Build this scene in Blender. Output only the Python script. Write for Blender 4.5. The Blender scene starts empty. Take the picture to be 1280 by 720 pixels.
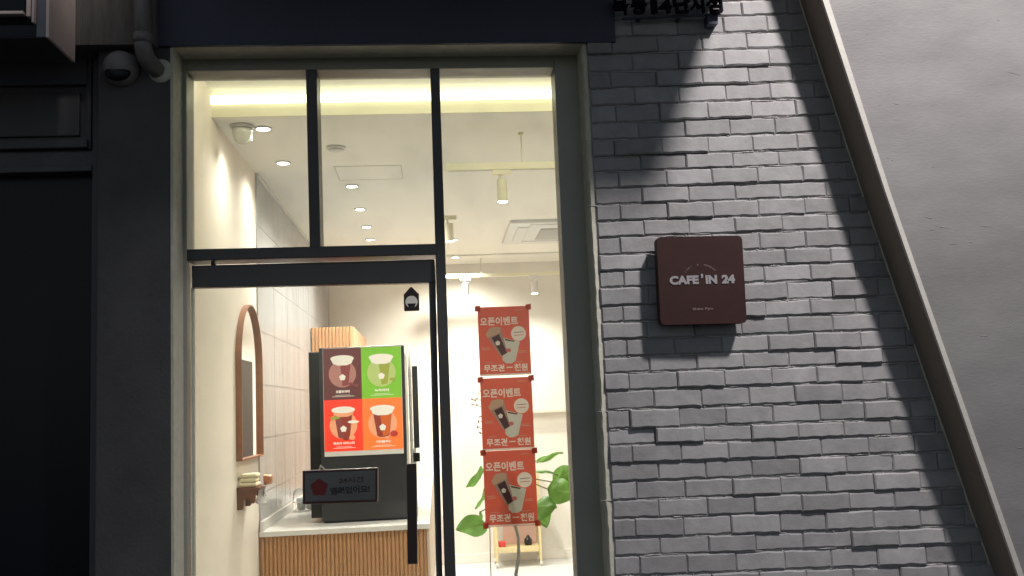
import bpy, bmesh, math, random
from mathutils import Vector, Matrix, noise as mnoise
random.seed(7)
S = bpy.context.scene
COL = S.collection

# ------------------------------------------------------------------ camera
FPX = 1240.0                      # focal length in pixels of the 1280 px wide photograph
CAM = Vector((0.0, -4.07, 1.6))
_z = Vector((-442, 10560, -FPX)).normalized()          # world up seen in camera axes
_y = Vector((-94, -148, -FPX)); _y = (_y - _y.dot(_z) * _z).normalized()
_x = _y.cross(_z)
R = Matrix((_x, _y, _z))                               # camera axes -> world axes
cam_d = bpy.data.cameras.new('camera'); cam = bpy.data.objects.new('camera', cam_d); COL.objects.link(cam)
cam_d.sensor_width = 36; cam_d.lens = FPX * 36 / 1280; cam_d.clip_end = 400; cam_d.clip_start = 0.05
cam.matrix_world = Matrix.Translation(CAM) @ R.to_4x4()
S.camera = cam

# ------------------------------------------------------------------ world, exposure
w = bpy.data.worlds.new('World'); S.world = w; w.use_nodes = True
nt = w.node_tree; nt.nodes.clear()
sky = nt.nodes.new('ShaderNodeTexSky'); sky.sky_type = 'NISHITA'; sky.sun_disc = False
sky.sun_elevation = math.radians(20.0); sky.sun_rotation = math.radians(0)
bg = nt.nodes.new('ShaderNodeBackground'); bg.inputs[1].default_value = 0.062
wo = nt.nodes.new('ShaderNodeOutputWorld')
hs_ = nt.nodes.new('ShaderNodeHueSaturation'); hs_.inputs['Saturation'].default_value = 0.5
nt.links.new(sky.outputs[0], hs_.inputs['Color']); nt.links.new(hs_.outputs[0], bg.inputs[0]); nt.links.new(bg.outputs[0], wo.inputs[0])
S.view_settings.view_transform = 'Standard'; S.view_settings.look = 'None'
S.view_settings.exposure = 0.0; S.view_settings.gamma = 1.0; S.view_settings.use_curve_mapping = False
S.cycles.use_denoising = True
S.cycles.max_bounces = 8; S.cycles.transparent_max_bounces = 16
S.cycles.sample_clamp_indirect = 4.0

# ------------------------------------------------------------------ lamps (night: street flood light, dim second lamp, shop fittings)
def lamp(name, kind, loc, energy, color, target=None, **kw):
    d = bpy.data.lights.new(name, kind); d.energy = energy; d.color = color
    for k, v in kw.items(): setattr(d, k, v)
    o = bpy.data.objects.new(name, d); COL.objects.link(o); o.location = loc
    if target is not None:
        o.rotation_euler = (Vector(target) - Vector(loc)).to_track_quat('-Z', 'Y').to_euler()
    return o
lamp('street_flood_lamp', 'SPOT', (2.6, -2.3, 5.4), 1000, (1.0, 0.935, 0.91), (2.2, 0, 3.0),
     spot_size=math.radians(90), spot_blend=1.0, shadow_soft_size=0.16)
lamp('side_street_lamp', 'SPOT', (-0.35, -1.9, 5.0), 170, (1.0, 0.93, 0.88), (-1.85, -0.1, 3.45),
     spot_size=math.radians(28), spot_blend=0.9, shadow_soft_size=0.1)

# ------------------------------------------------------------------ materials
MATS = {}
def mat(name, color, rough=0.6, metal=0.0, spec=0.5, var=0.0, vscale=6.0, bump=0.0, bscale=60.0, stretch=(1, 1, 1), emit=None, bump2=0.0, b2scale=8.0, perobj=0.0, coat=0.0, trans=0.0):
    m = bpy.data.materials.new(name); m.use_nodes = True
    n = m.node_tree.nodes; l = m.node_tree.links; p = n['Principled BSDF']
    p.inputs['Base Color'].default_value = (*color, 1); p.inputs['Roughness'].default_value = rough
    p.inputs['Metallic'].default_value = metal; p.inputs['Specular IOR Level'].default_value = spec
    if coat: p.inputs['Coat Weight'].default_value = coat
    tc = n.new('ShaderNodeTexCoord'); mp = n.new('ShaderNodeMapping'); mp.inputs['Scale'].default_value = stretch
    geo = n.new('ShaderNodeNewGeometry')
    l.new(geo.outputs['Position'], mp.inputs['Vector'])
    src = None
    if var > 0:
        t = n.new('ShaderNodeTexNoise'); t.inputs['Scale'].default_value = vscale; t.inputs['Detail'].default_value = 6; t.inputs['Roughness'].default_value = 0.65
        l.new(mp.outputs[0], t.inputs['Vector'])
        mr = n.new('ShaderNodeMapRange'); mr.inputs[1].default_value = 0.3; mr.inputs[2].default_value = 0.7
        mr.inputs[3].default_value = 1 - var; mr.inputs[4].default_value = 1 + var
        l.new(t.outputs[0], mr.inputs[0]); src = mr.outputs[0]
    if perobj > 0:
        oi = n.new('ShaderNodeObjectInfo'); m2 = n.new('ShaderNodeMapRange'); m2.inputs[3].default_value = 1 - perobj; m2.inputs[4].default_value = 1 + perobj
        l.new(oi.outputs['Random'], m2.inputs[0])
        if src is not None:
            mu = n.new('ShaderNodeMath'); mu.operation = 'MULTIPLY'; l.new(src, mu.inputs[0]); l.new(m2.outputs[0], mu.inputs[1]); src = mu.outputs[0]
        else: src = m2.outputs[0]
    if src is not None:
        vm = n.new('ShaderNodeVectorMath'); vm.operation = 'SCALE'; vm.inputs[0].default_value = color
        l.new(src, vm.inputs['Scale']); l.new(vm.outputs[0], p.inputs['Base Color'])
    if bump > 0 or bump2 > 0:
        prev = None
        for b, sc in ((bump, bscale), (bump2, b2scale)):
            if b <= 0: continue
            t = n.new('ShaderNodeTexNoise'); t.inputs['Scale'].default_value = sc; t.inputs['Detail'].default_value = 5
            l.new(mp.outputs[0], t.inputs['Vector'])
            bn = n.new('ShaderNodeBump'); bn.inputs['Strength'].default_value = 1.0; bn.inputs['Distance'].default_value = b
            l.new(t.outputs[0], bn.inputs['Height'])
            if prev: l.new(prev.outputs[0], bn.inputs['Normal'])
            prev = bn
        l.new(prev.outputs[0], p.inputs['Normal'])
    if emit:
        p.inputs['Emission Color'].default_value = (*emit[0], 1); p.inputs['Emission Strength'].default_value = emit[1]
    if trans:
        tr_ = n.new('ShaderNodeBsdfTranslucent'); tr_.inputs[0].default_value = (*color, 1); mx_ = n.new('ShaderNodeMixShader'); mx_.inputs[0].default_value = trans
        out_ = n['Material Output']; l.new(p.outputs[0], mx_.inputs[1]); l.new(tr_.outputs[0], mx_.inputs[2]); l.new(mx_.outputs[0], out_.inputs[0])
    MATS[name] = m
    return m
def glassmat(name, tint=(0.95, 0.97, 0.95), refl=0.06):
    m = bpy.data.materials.new(name); m.use_nodes = True; n = m.node_tree.nodes; l = m.node_tree.links; n.clear()
    o = n.new('ShaderNodeOutputMaterial'); mx = n.new('ShaderNodeMixShader'); t = n.new('ShaderNodeBsdfTransparent'); g = n.new('ShaderNodeBsdfGlossy')
    t.inputs[0].default_value = (*tint, 1); g.inputs['Roughness'].default_value = 0.01
    lw = n.new('ShaderNodeFresnel'); lw.inputs[0].default_value = 1.45
    l.new(lw.outputs[0], mx.inputs[0]); l.new(t.outputs[0], mx.inputs[1]); l.new(g.outputs[0], mx.inputs[2])
    ge = n.new('ShaderNodeNewGeometry'); no = n.new('ShaderNodeTexNoise'); no.inputs['Scale'].default_value = 3.5; no.inputs['Detail'].default_value = 8
    l.new(ge.outputs['Position'], no.inputs['Vector']); mr = n.new('ShaderNodeMapRange'); mr.inputs[1].default_value = 0.45; mr.inputs[2].default_value = 0.8; mr.inputs[4].default_value = 0.075
    l.new(no.outputs[0], mr.inputs[0]); df = n.new('ShaderNodeBsdfDiffuse'); df.inputs[0].default_value = (0.6, 0.6, 0.58, 1); m2 = n.new('ShaderNodeMixShader')
    l.new(mr.outputs[0], m2.inputs[0]); l.new(mx.outputs[0], m2.inputs[1]); l.new(df.outputs[0], m2.inputs[2]); l.new(m2.outputs[0], o.inputs[0])
    return m
M = dict(
    brick=mat('painted_brick', (0.292, 0.286, 0.292), 0.7, var=0.16, vscale=9, bump=0.0006, bscale=190, bump2=0.003, b2scale=22, perobj=0.15),
    mortar=mat('painted_mortar', (0.46, 0.445, 0.44), 0.8, var=0.12, vscale=14, bump=0.005, bscale=90, bump2=0.01, b2scale=25),
    plaster=mat('grey_plaster', (0.195, 0.190, 0.192), 0.6, var=0.24, vscale=1.6, bump=0.0007, bscale=70, bump2=0.0025, b2scale=5, stretch=(0.6, 1, 1.5)),
    trim=mat('corner_trim', (0.50, 0.485, 0.45), 0.7, var=0.08, vscale=12, bump=0.001, bscale=60),
    retmat=mat('cream_render', (0.58, 0.565, 0.47), 0.7, var=0.1, vscale=20, bump=0.003, bscale=50),
    pillar=mat('dark_render', (0.078, 0.076, 0.078), 0.8, var=0.22, vscale=3, bump=0.002, bscale=70),
    streaky=mat('stained_render', (0.125, 0.118, 0.108), 0.8, var=0.35, vscale=7, bump=0.002, bscale=40, stretch=(3.5, 1, 0.35)),
    navy=mat('navy_fascia', (0.040, 0.046, 0.078), 0.6, var=0.15, vscale=2, bump=0.001, bscale=60),
    frame=mat('charcoal_frame', (0.34, 0.34, 0.29), 0.42, var=0.06, vscale=5, bump=0.0004, bscale=90),
    darkframe=mat('door_frame_black', (0.042, 0.042, 0.043), 0.4, var=0.08, vscale=5),
    shutter=mat('shutter_panel', (0.075, 0.074, 0.082), 0.6, var=0.12, vscale=4, bump=0.001, bscale=40),
    voidm=mat('dark_glass', (0.006, 0.008, 0.012), 0.3, spec=0.2),
    pipe=mat('pvc_pipe', (0.20, 0.19, 0.185), 0.5, var=0.25, vscale=14, stretch=(2, 2, 0.5)),
    whitep=mat('white_plastic', (0.62, 0.61, 0.57), 0.35, var=0.03),
    blackp=mat('black_plastic', (0.010, 0.010, 0.014), 0.45, spec=0.3),
    matteblack=mat('black_letter', (0.006, 0.006, 0.014), 0.7, spec=0.1),
    lid=mat('pale_metal', (0.74, 0.58, 0.54), 0.4, var=0.05),
    signgrey=mat('sign_face_grey', (0.16, 0.165, 0.19), 0.5, var=0.06, vscale=10),
    plaque=mat('maroon_plaque', (0.034, 0.0125, 0.0115), 0.6, spec=0.25, var=0.12, vscale=12, bump=0.0004, bscale=200),
    plaqueletter=mat('plaque_lettering', (0.30, 0.285, 0.30), 0.5),
    plaquecopper=mat('plaque_small_lettering', (0.22, 0.155, 0.13), 0.5),
    wall=mat('cream_wall', (0.74, 0.67, 0.575), 0.85, var=0.02, vscale=3, bump=0.0006, bscale=120),
    backwall=mat('warm_white_wall', (0.78, 0.74, 0.68), 0.85, var=0.02, vscale=3),
    ceil=mat('ceiling_paint', (0.82, 0.80, 0.73), 0.9, var=0.015, vscale=3),
    bulk=mat('bulkhead_paint', (0.72, 0.68, 0.50), 0.9),
    tile=mat('satin_tile', (0.34, 0.335, 0.335), 0.18, var=0.13, vscale=3, bump=0.0016, bscale=14, stretch=(1, 4.0, 0.12), perobj=0.03),  # vertical reflection streaks are put into the tile's base colour
    grout=mat('tile_grout', (0.60, 0.58, 0.54), 0.85),
    floor=mat('terrazzo_floor', (0.66, 0.665, 0.66), 0.3, var=0.10, vscale=60),
    wood=mat('fluted_oak', (0.50, 0.27, 0.135), 0.5, var=0.14, vscale=10, stretch=(6, 6, 0.6), bump=0.0004, bscale=60),
    wooddark=mat('walnut', (0.20, 0.085, 0.045), 0.45, var=0.2, vscale=14, stretch=(1, 4, 1)),
    palewood=mat('pale_birch', (0.66, 0.54, 0.30), 0.5, var=0.1, vscale=12),
    counter=mat('white_quartz', (0.76, 0.74, 0.70), 0.25, var=0.04, vscale=30),
    machine=mat('machine_charcoal', (0.040, 0.041, 0.044), 0.38, var=0.06, vscale=5, metal=0.3),
    machined=mat('machine_black', (0.009, 0.009, 0.010), 0.3),
    mirror=mat('mirror_silver', (0.86, 0.86, 0.84), 0.015, metal=1.0),
    chrome=mat('steel_wire', (0.6, 0.6, 0.58), 0.25, metal=1.0),
    cup=mat('frosted_plastic', (0.72, 0.72, 0.69), 0.3),
    cloth=mat('white_cloth', (0.75, 0.72, 0.72), 0.95, bump=0.001, bscale=60),
    towel=mat('cream_towel', (0.76, 0.68, 0.46), 0.95, bump=0.002, bscale=120),
    copper=mat('copper_cup', (0.55, 0.25, 0.14), 0.35, metal=0.6),
    leaf=mat('ficus_leaf', (0.20, 0.40, 0.08), 0.38, trans=0.35, var=0.3, vscale=18, perobj=0.35),
    trunk=mat('ficus_bark', (0.36, 0.35, 0.32), 0.8, var=0.25, vscale=30),
    soil=mat('pot_soil', (0.05, 0.035, 0.025), 0.9, var=0.3, vscale=50),
    pave=mat('pavement', (0.09, 0.09, 0.09), 0.85, var=0.2, vscale=7, bump=0.004, bscale=60),
    red=mat('poster_red', (0.57, 0.10, 0.06), 0.4, trans=0.5), redtape=mat('red_tape', (0.75, 0.20, 0.09), 0.35, trans=0.5),
    pgrey=mat('poster_print_cream', (0.66, 0.57, 0.49), 0.4, trans=0.5), pcup=mat('poster_cup_glass', (0.30, 0.19, 0.15), 0.4, trans=0.5),
    pdark=mat('poster_coffee', (0.06, 0.022, 0.024), 0.4, trans=0.5), pcup2=mat('poster_cup_pale', (0.50, 0.47, 0.40), 0.4, trans=0.5),
    pfoam=mat('poster_foam', (0.42, 0.27, 0.18), 0.4, trans=0.5), pinkred=mat('print_pink_red', (0.42, 0.12, 0.10), 0.4, trans=0.5),
    mbrown=mat('menu_brown', (0.10, 0.030, 0.028), 0.3, emit=((0.10, 0.030, 0.028), 0.8)),
    mgreen=mat('menu_green', (0.16, 0.38, 0.03), 0.3, emit=((0.16, 0.38, 0.03), 0.7)),
    mred=mat('menu_red', (0.78, 0.045, 0.022), 0.3, emit=((0.78, 0.045, 0.022), 0.7)),
    morange=mat('menu_orange', (0.80, 0.16, 0.035), 0.3, emit=((0.80, 0.16, 0.035), 0.7)),
    mcream=mat('menu_foam_white', (0.74, 0.68, 0.60), 0.3, emit=((0.74, 0.68, 0.6), 0.5)),
    mrose=mat('menu_rose', (0.44, 0.20, 0.17), 0.3, emit=((0.44, 0.2, 0.17), 0.3)),
    mroseD=mat('menu_rose_deep', (0.26, 0.06, 0.06), 0.3, emit=((0.26, 0.06, 0.06), 0.3)),
    mlime=mat('menu_lime', (0.46, 0.56, 0.20), 0.3, emit=((0.46, 0.56, 0.2), 0.3)),
    mlimeD=mat('menu_matcha', (0.33, 0.36, 0.06), 0.3, emit=((0.33, 0.36, 0.06), 0.3)),
    mpeach=mat('menu_peach', (0.85, 0.36, 0.20), 0.3, emit=((0.85, 0.36, 0.2), 0.3)),
    mtea=mat('menu_tea', (0.28, 0.045, 0.03), 0.3, emit=((0.28, 0.045, 0.03), 0.3)),
    mtea2=mat('menu_tea_light', (0.62, 0.12, 0.02), 0.3, emit=((0.62, 0.12, 0.02), 0.3)),
    ledface=mat('light_box_face', (0.12, 0.125, 0.155), 0.3), ledred=mat('light_box_red', (0.16, 0.006, 0.012), 0.3),
    lednavy=mat('light_box_black', (0.008, 0.009, 0.018), 0.3), ledtext=mat('light_box_brown', (0.045, 0.012, 0.016), 0.3),
    ledframe=mat('light_box_frame', (0.055, 0.014, 0.018), 0.35),
    sticker=mat('sticker_black', (0.014, 0.008, 0.009), 0.4), stickerw=mat('sticker_white', (0.74, 0.72, 0.64), 0.5),
    lens=mat('lamp_lens', (1, 1, 1), 0.4, emit=((1.0, 0.97, 0.90), 14.0)),
    cove=mat('cove_led_strip', (1, 1, 0.9), 0.4, emit=((1.0, 0.97, 0.70), 2.2)),
    pinkbox=mat('pink_card', (0.66, 0.42, 0.36), 0.6), redbox=mat('red_box_print', (0.62, 0.05, 0.04), 0.5),
    glass=glassmat('window_glass'),
)

# ------------------------------------------------------------------ helpers: rays through the photograph meet real planes
def ray(px, py): return (R @ Vector(((px - 640) / FPX, (360 - py) / FPX, -1.0))) if False else (R.to_3x3() @ Vector(((px - 640) / FPX, (360 - py) / FPX, -1.0)))
def hit(px, py, axis, val):
    d = ray(px, py); t = (val - CAM[axis]) / d[axis]; return CAM + d * t
def F(px, py, y=0.0): return hit(px, py, 1, y)
def WX(px, py, x): return hit(px, py, 0, x)
def WZ(px, py, z): return hit(px, py, 2, z)

def link(o, parent=None):
    COL.objects.link(o)
    if parent is not None: o.parent = parent
    return o
def woff(o):
    v = Vector((0, 0, 0))
    while o is not None: v += o.location; o = o.parent
    return v
def obj(name, bm, m, parent=None, smooth=False, loc=None):
    me = bpy.data.meshes.new(name); bmesh.ops.recalc_face_normals(bm, faces=bm.faces); bm.to_mesh(me); bm.free()
    if smooth:
        for p in me.polygons: p.use_smooth = True
    me.materials.append(m)
    o = bpy.data.objects.new(name, me)
    if parent is not None and loc is None:   # vertices are written in world space
        me.transform(Matrix.Translation(-woff(parent)))
    if loc: o.location = loc
    return link(o, parent)
def tag(o, label=None, cat=None, group=None, kind=None):
    if label: o['label'] = label
    if cat: o['category'] = cat
    if group: o['group'] = group
    if kind: o['kind'] = kind
    return o
def thing(name, label, cat, loc, group=None):
    o = bpy.data.objects.new(name, None); o.empty_display_size = 0.1; COL.objects.link(o); o.location = loc
    return tag(o, label, cat, group)
def copy_tree(o, parent=None):
    c = o.copy(); COL.objects.link(c); c.parent = parent
    for ch in list(o.children): copy_tree(ch, c)
    return c
def box(bm, x0, x1, y0, y1, z0, z1, bev=0.0):
    r = bmesh.ops.create_cube(bm, size=1.0)
    for v in r['verts']:
        v.co = Vector(((x0 + x1) / 2 + v.co.x * (x1 - x0), (y0 + y1) / 2 + v.co.y * (y1 - y0), (z0 + z1) / 2 + v.co.z * (z1 - z0)))
    if bev > 0:
        es = list({e for v in r['verts'] for e in v.link_edges})
        bmesh.ops.bevel(bm, geom=es, offset=bev, segments=2, profile=0.6, affect='EDGES')
    return bm
def prism(bm, pts, y0, y1, bev=0.0):
    """polygon in (x, z), extruded straight along y"""
    a = [bm.verts.new((p[0], y0, p[1])) for p in pts]; b = [bm.verts.new((p[0], y1, p[1])) for p in pts]
    n = len(pts); fs = [bm.faces.new(a), bm.faces.new(b[::-1])]
    for i in range(n): fs.append(bm.faces.new((a[i], b[i], b[(i + 1) % n], a[(i + 1) % n])))
    if bev > 0:
        es = [e for e in fs[0].edges] + [e for i in range(n) for e in a[i].link_edges if e.other_vert(a[i]) in b]
        bmesh.ops.bevel(bm, geom=list(set(es)), offset=bev, segments=2, profile=0.6, affect='EDGES')
    return bm
def slab(bm, pxs, y0, y1, bev=0.0):
    """corners read off the photograph, standing on the vertical plane y0, extruded to y1"""
    q = [F(px, py, y0) for px, py in pxs]
    return prism(bm, [(p.x, p.z) for p in q], y0, y1, bev)
def tube(bm, pts, r, seg=10, cap=True):
    pts = [Vector(p) for p in pts]; rings = []
    rr = r if isinstance(r, (list, tuple)) else [r] * len(pts)
    for i, p in enumerate(pts):
        t = (pts[min(i + 1, len(pts) - 1)] - pts[max(i - 1, 0)]).normalized()
        u = t.orthogonal().normalized() if i == 0 else (u - u.dot(t) * t).normalized()
        v = t.cross(u)
        rings.append([bm.verts.new(p + rr[i] * (math.cos(a) * u + math.sin(a) * v)) for a in [2 * math.pi * k / seg for k in range(seg)]])
    for a, b in zip(rings, rings[1:]):
        for k in range(seg): bm.faces.new((a[k], a[(k + 1) % seg], b[(k + 1) % seg], b[k]))
    if cap: bm.faces.new(rings[0][::-1]); bm.faces.new(rings[-1])
    return bm
def lathe(bm, c, prof, seg=20, axis='z'):
    c = Vector(c); rings = []
    for r, h in prof:
        ring = []
        for k in range(seg):
            a = 2 * math.pi * k / seg; u, v = r * math.cos(a), r * math.sin(a)
            ring.append(bm.verts.new(c + (Vector((u, v, h)) if axis == 'z' else Vector((u, h, v)) if axis == 'y' else Vector((h, u, v)))))
        rings.append(ring)
    for a, b in zip(rings, rings[1:]):
        for k in range(seg): bm.faces.new((a[k], a[(k + 1) % seg], b[(k + 1) % seg], b[k]))
    if prof[0][0] > 1e-6: bm.faces.new(rings[0][::-1])
    if prof[-1][0] > 1e-6: bm.faces.new(rings[-1])
    bmesh.ops.remove_doubles(bm, verts=bm.verts, dist=1e-6)
    return bm
def B(): return bmesh.new()

def text_verts(s, bold=0.0, depth=0.0):
    cu = bpy.data.curves.new('text', 'FONT'); cu.body = s; cu.size = 1.0; cu.offset = bold; cu.extrude = depth; cu.resolution_u = 3
    o = bpy.data.objects.new('text', cu); COL.objects.link(o)
    dg = bpy.context.evaluated_depsgraph_get(); dg.update()
    me = bpy.data.meshes.new_from_object(o.evaluated_get(dg)); bpy.data.objects.remove(o); bpy.data.curves.remove(cu)
    return me
def text(name, s, m, parent, cx, cz, y, width, height=None, depth=0.0, bold=0.0, tilt=0.0):
    """flat or raised lettering facing the street, centred on (cx, cz), 'width' metres wide"""
    me = text_verts(s, bold, 0.5 if depth else 0.0)
    xs = [v.co.x for v in me.vertices]; ys = [v.co.y for v in me.vertices]
    x0, x1, y0, y1 = min(xs), max(xs), min(ys), max(ys); sx = width / (x1 - x0); sy = height / (y1 - y0) if height else sx
    c, sn = math.cos(tilt), math.sin(tilt)
    for v in me.vertices:
        a, b = (v.co.x - (x0 + x1) / 2) * sx, (v.co.y - (y0 + y1) / 2) * sy
        v.co = Vector((cx + a * c - b * sn, y - (v.co.z) * depth, cz + a * sn + b * c))
    me.materials.clear(); me.materials.append(m); me.name = name
    if parent is not None: me.transform(Matrix.Translation(-woff(parent)))
    return link(bpy.data.objects.new(name, me), parent)
def flat(name, polys, y, m, parent, th=0.0004):
    bm = B()
    for p in polys: prism(bm, p, y, y + th)
    return obj(name, bm, m, parent)
def disc(cx, cz, rx, rz=None, n=28, a0=0, a1=2 * math.pi):
    rz = rz or rx; full = abs(a1 - a0 - 2 * math.pi) < 1e-6
    return [(cx + rx * math.cos(a0 + (a1 - a0) * k / (n if full else n - 1)), cz + rz * math.sin(a0 + (a1 - a0) * k / (n if full else n - 1))) for k in range(n)]
def flower(cx, cz, r, n=5):
    return [(cx + r * (0.80 + 0.20 * abs(math.cos(n * a / 2))) * math.sin(a), cz + r * (0.80 + 0.20 * abs(math.cos(n * a / 2))) * math.cos(a)) for a in [2 * math.pi * k / 60 for k in range(60)]]

# ------------------------------------------------------------------ key planes
YF, YG = 0.155, 0.26           # front of the aluminium frame, glass
XL = -1.10                      # left wall of the shop
ZC = WX(265, 147, XL).z         # ceiling
YBULK = WX(265, 147, XL).y      # front edge of the main ceiling
YB = WZ(640, 701, 0.0).y        # back wall
XR = 2.3
ZP = F(300, 114, YBULK).z       # pocket ceiling over the window

# ================================================================== SETTING
tag(obj('ground', box(B(), -40, 40, -60, 0.0, -0.3, -0.02), M['pave']), kind='structure')
tag(obj('floor', box(B(), XL - 0.3, XR + 0.2, 0.0, YB + 0.2, -0.25, 0.0), M['floor']), kind='structure')

# ---- ceiling with bulkhead and window pocket
ceil = tag(obj('ceiling', box(B(), XL - 0.2, XR + 0.1, YBULK, YB + 0.1, ZC, ZC + 0.5), M['ceil']), kind='structure')
obj('ceiling_pocket', box(B(), XL - 0.2, XR + 0.1, 0.22, YBULK + 0.001, ZP, ZP + 0.3), M['ceil'], ceil)
bz0 = F(450, 141 + 3, YBULK).z
zt0, zt1 = F(450, 119, YBULK).z, F(450, 128.5, YBULK).z
obj('bulkhead_face', box(B(), XL - 0.0, XR, YBULK - 0.012, YBULK - 0.001, ZC - 0.002, zt1), M['bulk'], ceil)
obj('cove_light_strip', box(B(), XL + 0.0, XR, YBULK - 0.030, YBULK - 0.013, zt1, zt0), M['cove'], ceil)
yb2 = WZ(620, 317, ZC).y
obj('rear_ceiling_step', box(B(), XL, XR, yb2, YB, ZC - 0.018, ZC - 0.001, 0.003), M['ceil'], ceil)
hat = [WZ(px, py, ZC) for px, py in ((417, 208), (502, 207), (505, 222), (428, 225))]
hx0, hx1, hy0, hy1 = hat[0].x, hat[1].x, hat[0].y, hat[3].y
bm = B(); t_ = 0.006
box(bm, hx0, hx1, hy0, hy0 + t_, ZC - 0.003, ZC + 0.01); box(bm, hx0, hx1, hy1 - t_, hy1, ZC - 0.003, ZC + 0.01)
box(bm, hx0, hx0 + t_, hy0 + t_, hy1 - t_, ZC - 0.003, ZC + 0.01); box(bm, hx1 - t_, hx1, hy0 + t_, hy1 - t_, ZC - 0.003, ZC + 0.01)
obj('hatch_frame', bm, mat('hatch_gap', (0.58, 0.55, 0.48), 0.8), ceil)
obj('hatch_cover', box(B(), hx0 + t_, hx1 - t_, hy0 + t_, hy1 - t_, ZC - 0.0015, ZC + 0.01), M['ceil'], ceil)

# ---- left wall: cream plaster up to the tiles, then large satin tiles
ytile = WX(322, 500, XL).y
wl = tag(obj('wall_left', box(B(), XL - 0.25, XL, 0.22, YB + 0.1, 0.0, ZP + 0.05), M['wall']), kind='structure')
obj('grout_bed', box(B(), XL - 0.004, XL + 0.004, ytile, YB, 0.0, ZC), M['grout'], wl)
obj('ceiling_trim', box(B(), XL + 0.002, XL + 0.022, ytile, YB, ZC - 0.022, ZC - 0.002), M['whitep'], wl)
zj = WX(322, 413, XL).z; th_ = zj - WX(322, 480, XL).z
zr = zj
rows = [zj + k * th_ for k in range(-6, 4)]
me_tile = None
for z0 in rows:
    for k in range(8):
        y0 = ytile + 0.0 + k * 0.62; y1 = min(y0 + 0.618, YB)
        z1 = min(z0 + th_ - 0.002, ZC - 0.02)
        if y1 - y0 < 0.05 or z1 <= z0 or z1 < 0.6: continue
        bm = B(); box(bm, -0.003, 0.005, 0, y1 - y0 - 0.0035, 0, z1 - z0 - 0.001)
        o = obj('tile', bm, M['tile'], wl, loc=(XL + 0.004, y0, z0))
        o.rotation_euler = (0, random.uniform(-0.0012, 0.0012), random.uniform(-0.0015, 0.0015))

wb = tag(obj('wall_back', box(B(), XL - 0.2, XR + 0.2, YB, YB + 0.2, 0.0, ZC + 0.1), M['backwall']), kind='structure')
zb = F(645, 689, YB).z
obj('baseboard', box(B(), XL, XR, YB - 0.018, YB - 0.001, 0.001, zb, 0.003), M['backwall'], wb)
tag(obj('wall_right', box(B(), XR, XR + 0.2, 0.22, YB + 0.1, 0.0, ZP + 0.05), M['backwall']), kind='structure')
# inside faces beside the window
bm = B()
box(bm, F(726, 700, 0.30).x, XR + 0.2, 0.22, 0.31, 0.0, ZP + 0.3)
box(bm, XL - 0.3, XR + 0.2, 0.22, 0.3095, F(450, 60, 0.26).z, ZP + 0.3)
tag(obj('wall_front', bm, M['wall']), kind='structure')

# ================================================================== MASONRY ROUND THE OPENING
OPL = F(213, 300, 0).x
opT = lambda x: F(213, 58.3, 0).z + (x - F(213, 58.3, 0).x) * (F(722, 53.2, 0).z - F(213, 58.3, 0).z) / (F(722, 53.2, 0).x - F(213, 58.3, 0).x)
rT, rB = F(730.5, 80, 0), F(763, 690, 0)
opR = lambda z: rT.x + (z - rT.z) * (rB.x - rT.x) / (rB.z - rT.z)

# ---- dark pillar to the left
xp0 = F(121, 300, 0).x
pil = thing('pillar', 'dark grey rendered pillar left of the shop window, with a dome camera near its top', 'pillar', (xp0, 0, 0))
obj('shaft', prism(B(), [(xp0, 0), (OPL, 0), (OPL, opT(OPL) + 0.3), (xp0, opT(OPL) + 0.3)], 0.0, 0.40, 0.006), M['pillar'], pil)
obj('jamb', prism(B(), [(OPL + 0.001, 0), (OPL + 0.012, 0), (OPL + 0.012, opT(OPL) - 0.0), (OPL + 0.001, opT(OPL))], -0.002, 0.155), M['retmat'], pil)

# ---- stained render band upper left
ub = thing('render_band', 'stained grey rendered band above the pillar, behind the drain pipe', 'wall', (xp0, -0.05, 2.9))
z0 = F(130, 56, -0.06).z; xb1 = F(194, 30, -0.06).x; xb0 = -3.6
obj('render_face', prism(B(), [(xb0, z0), (xb1, z0), (xb1, 4.3), (xb0, 4.3)], -0.06, 0.30, 0.004), M['streaky'], ub)
obj('drip_edge', prism(B(), [(xb0, z0 - 0.002), (xb1 - 0.004, z0 - 0.002), (xb1 - 0.004, z0 + 0.024), (xb0, z0 + 0.024)], -0.066, 0.0, 0.003), M['streaky'], ub)

# ---- navy fascia over the shop window
fa = thing('fascia_panel', 'dark navy fascia panel over the shop window', 'sign board', (0, 0, 3.0))
pl_, pr_ = F(192, 57.5, -0.02), F(770, 52.3, -0.02)
obj('panel', prism(B(), [(pl_.x, pl_.z), (pr_.x, pr_.z), (pr_.x, 4.3), (pl_.x, 4.3)], -0.02, -0.001, 0.004), M['navy'], fa)
obj('lintel_soffit', prism(B(), [(OPL - 0.02, opT(OPL - 0.02)), (rT.x + 0.03, opT(rT.x + 0.03)), (rT.x + 0.03, 4.3), (OPL - 0.02, 4.3)], 0.0, 0.20), M['retmat'], fa)
# canopy above the picture that throws the slanting shadow over the bricks
zc_ = F(900, -62, 0).z
cx1 = F(916, -62, 0).x
cano = thing('canopy', 'flat dark canopy over the shop front', 'canopy', (0, 0, zc_))
bm = B()
dk = [(-0.9, -0.021), (cx1, -0.021), (cx1 + 0.21, -0.87), (-0.9, -0.87)]
lo = [bm.verts.new((x_, y_, zc_)) for x_, y_ in dk]; hi = [bm.verts.new((x_, y_, zc_ + 0.12)) for x_, y_ in dk]
bm.faces.new(lo); bm.faces.new(hi[::-1])
for i in range(4): bm.faces.new((lo[i], hi[i], hi[(i + 1) % 4], lo[(i + 1) % 4]))
obj('deck', bm, M['navy'], cano)

# ---- brick wall
bw = thing('brick_wall', 'grey painted brick wall with uneven courses, right of the shop window', 'wall', (rT.x, 0, 0))
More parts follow.
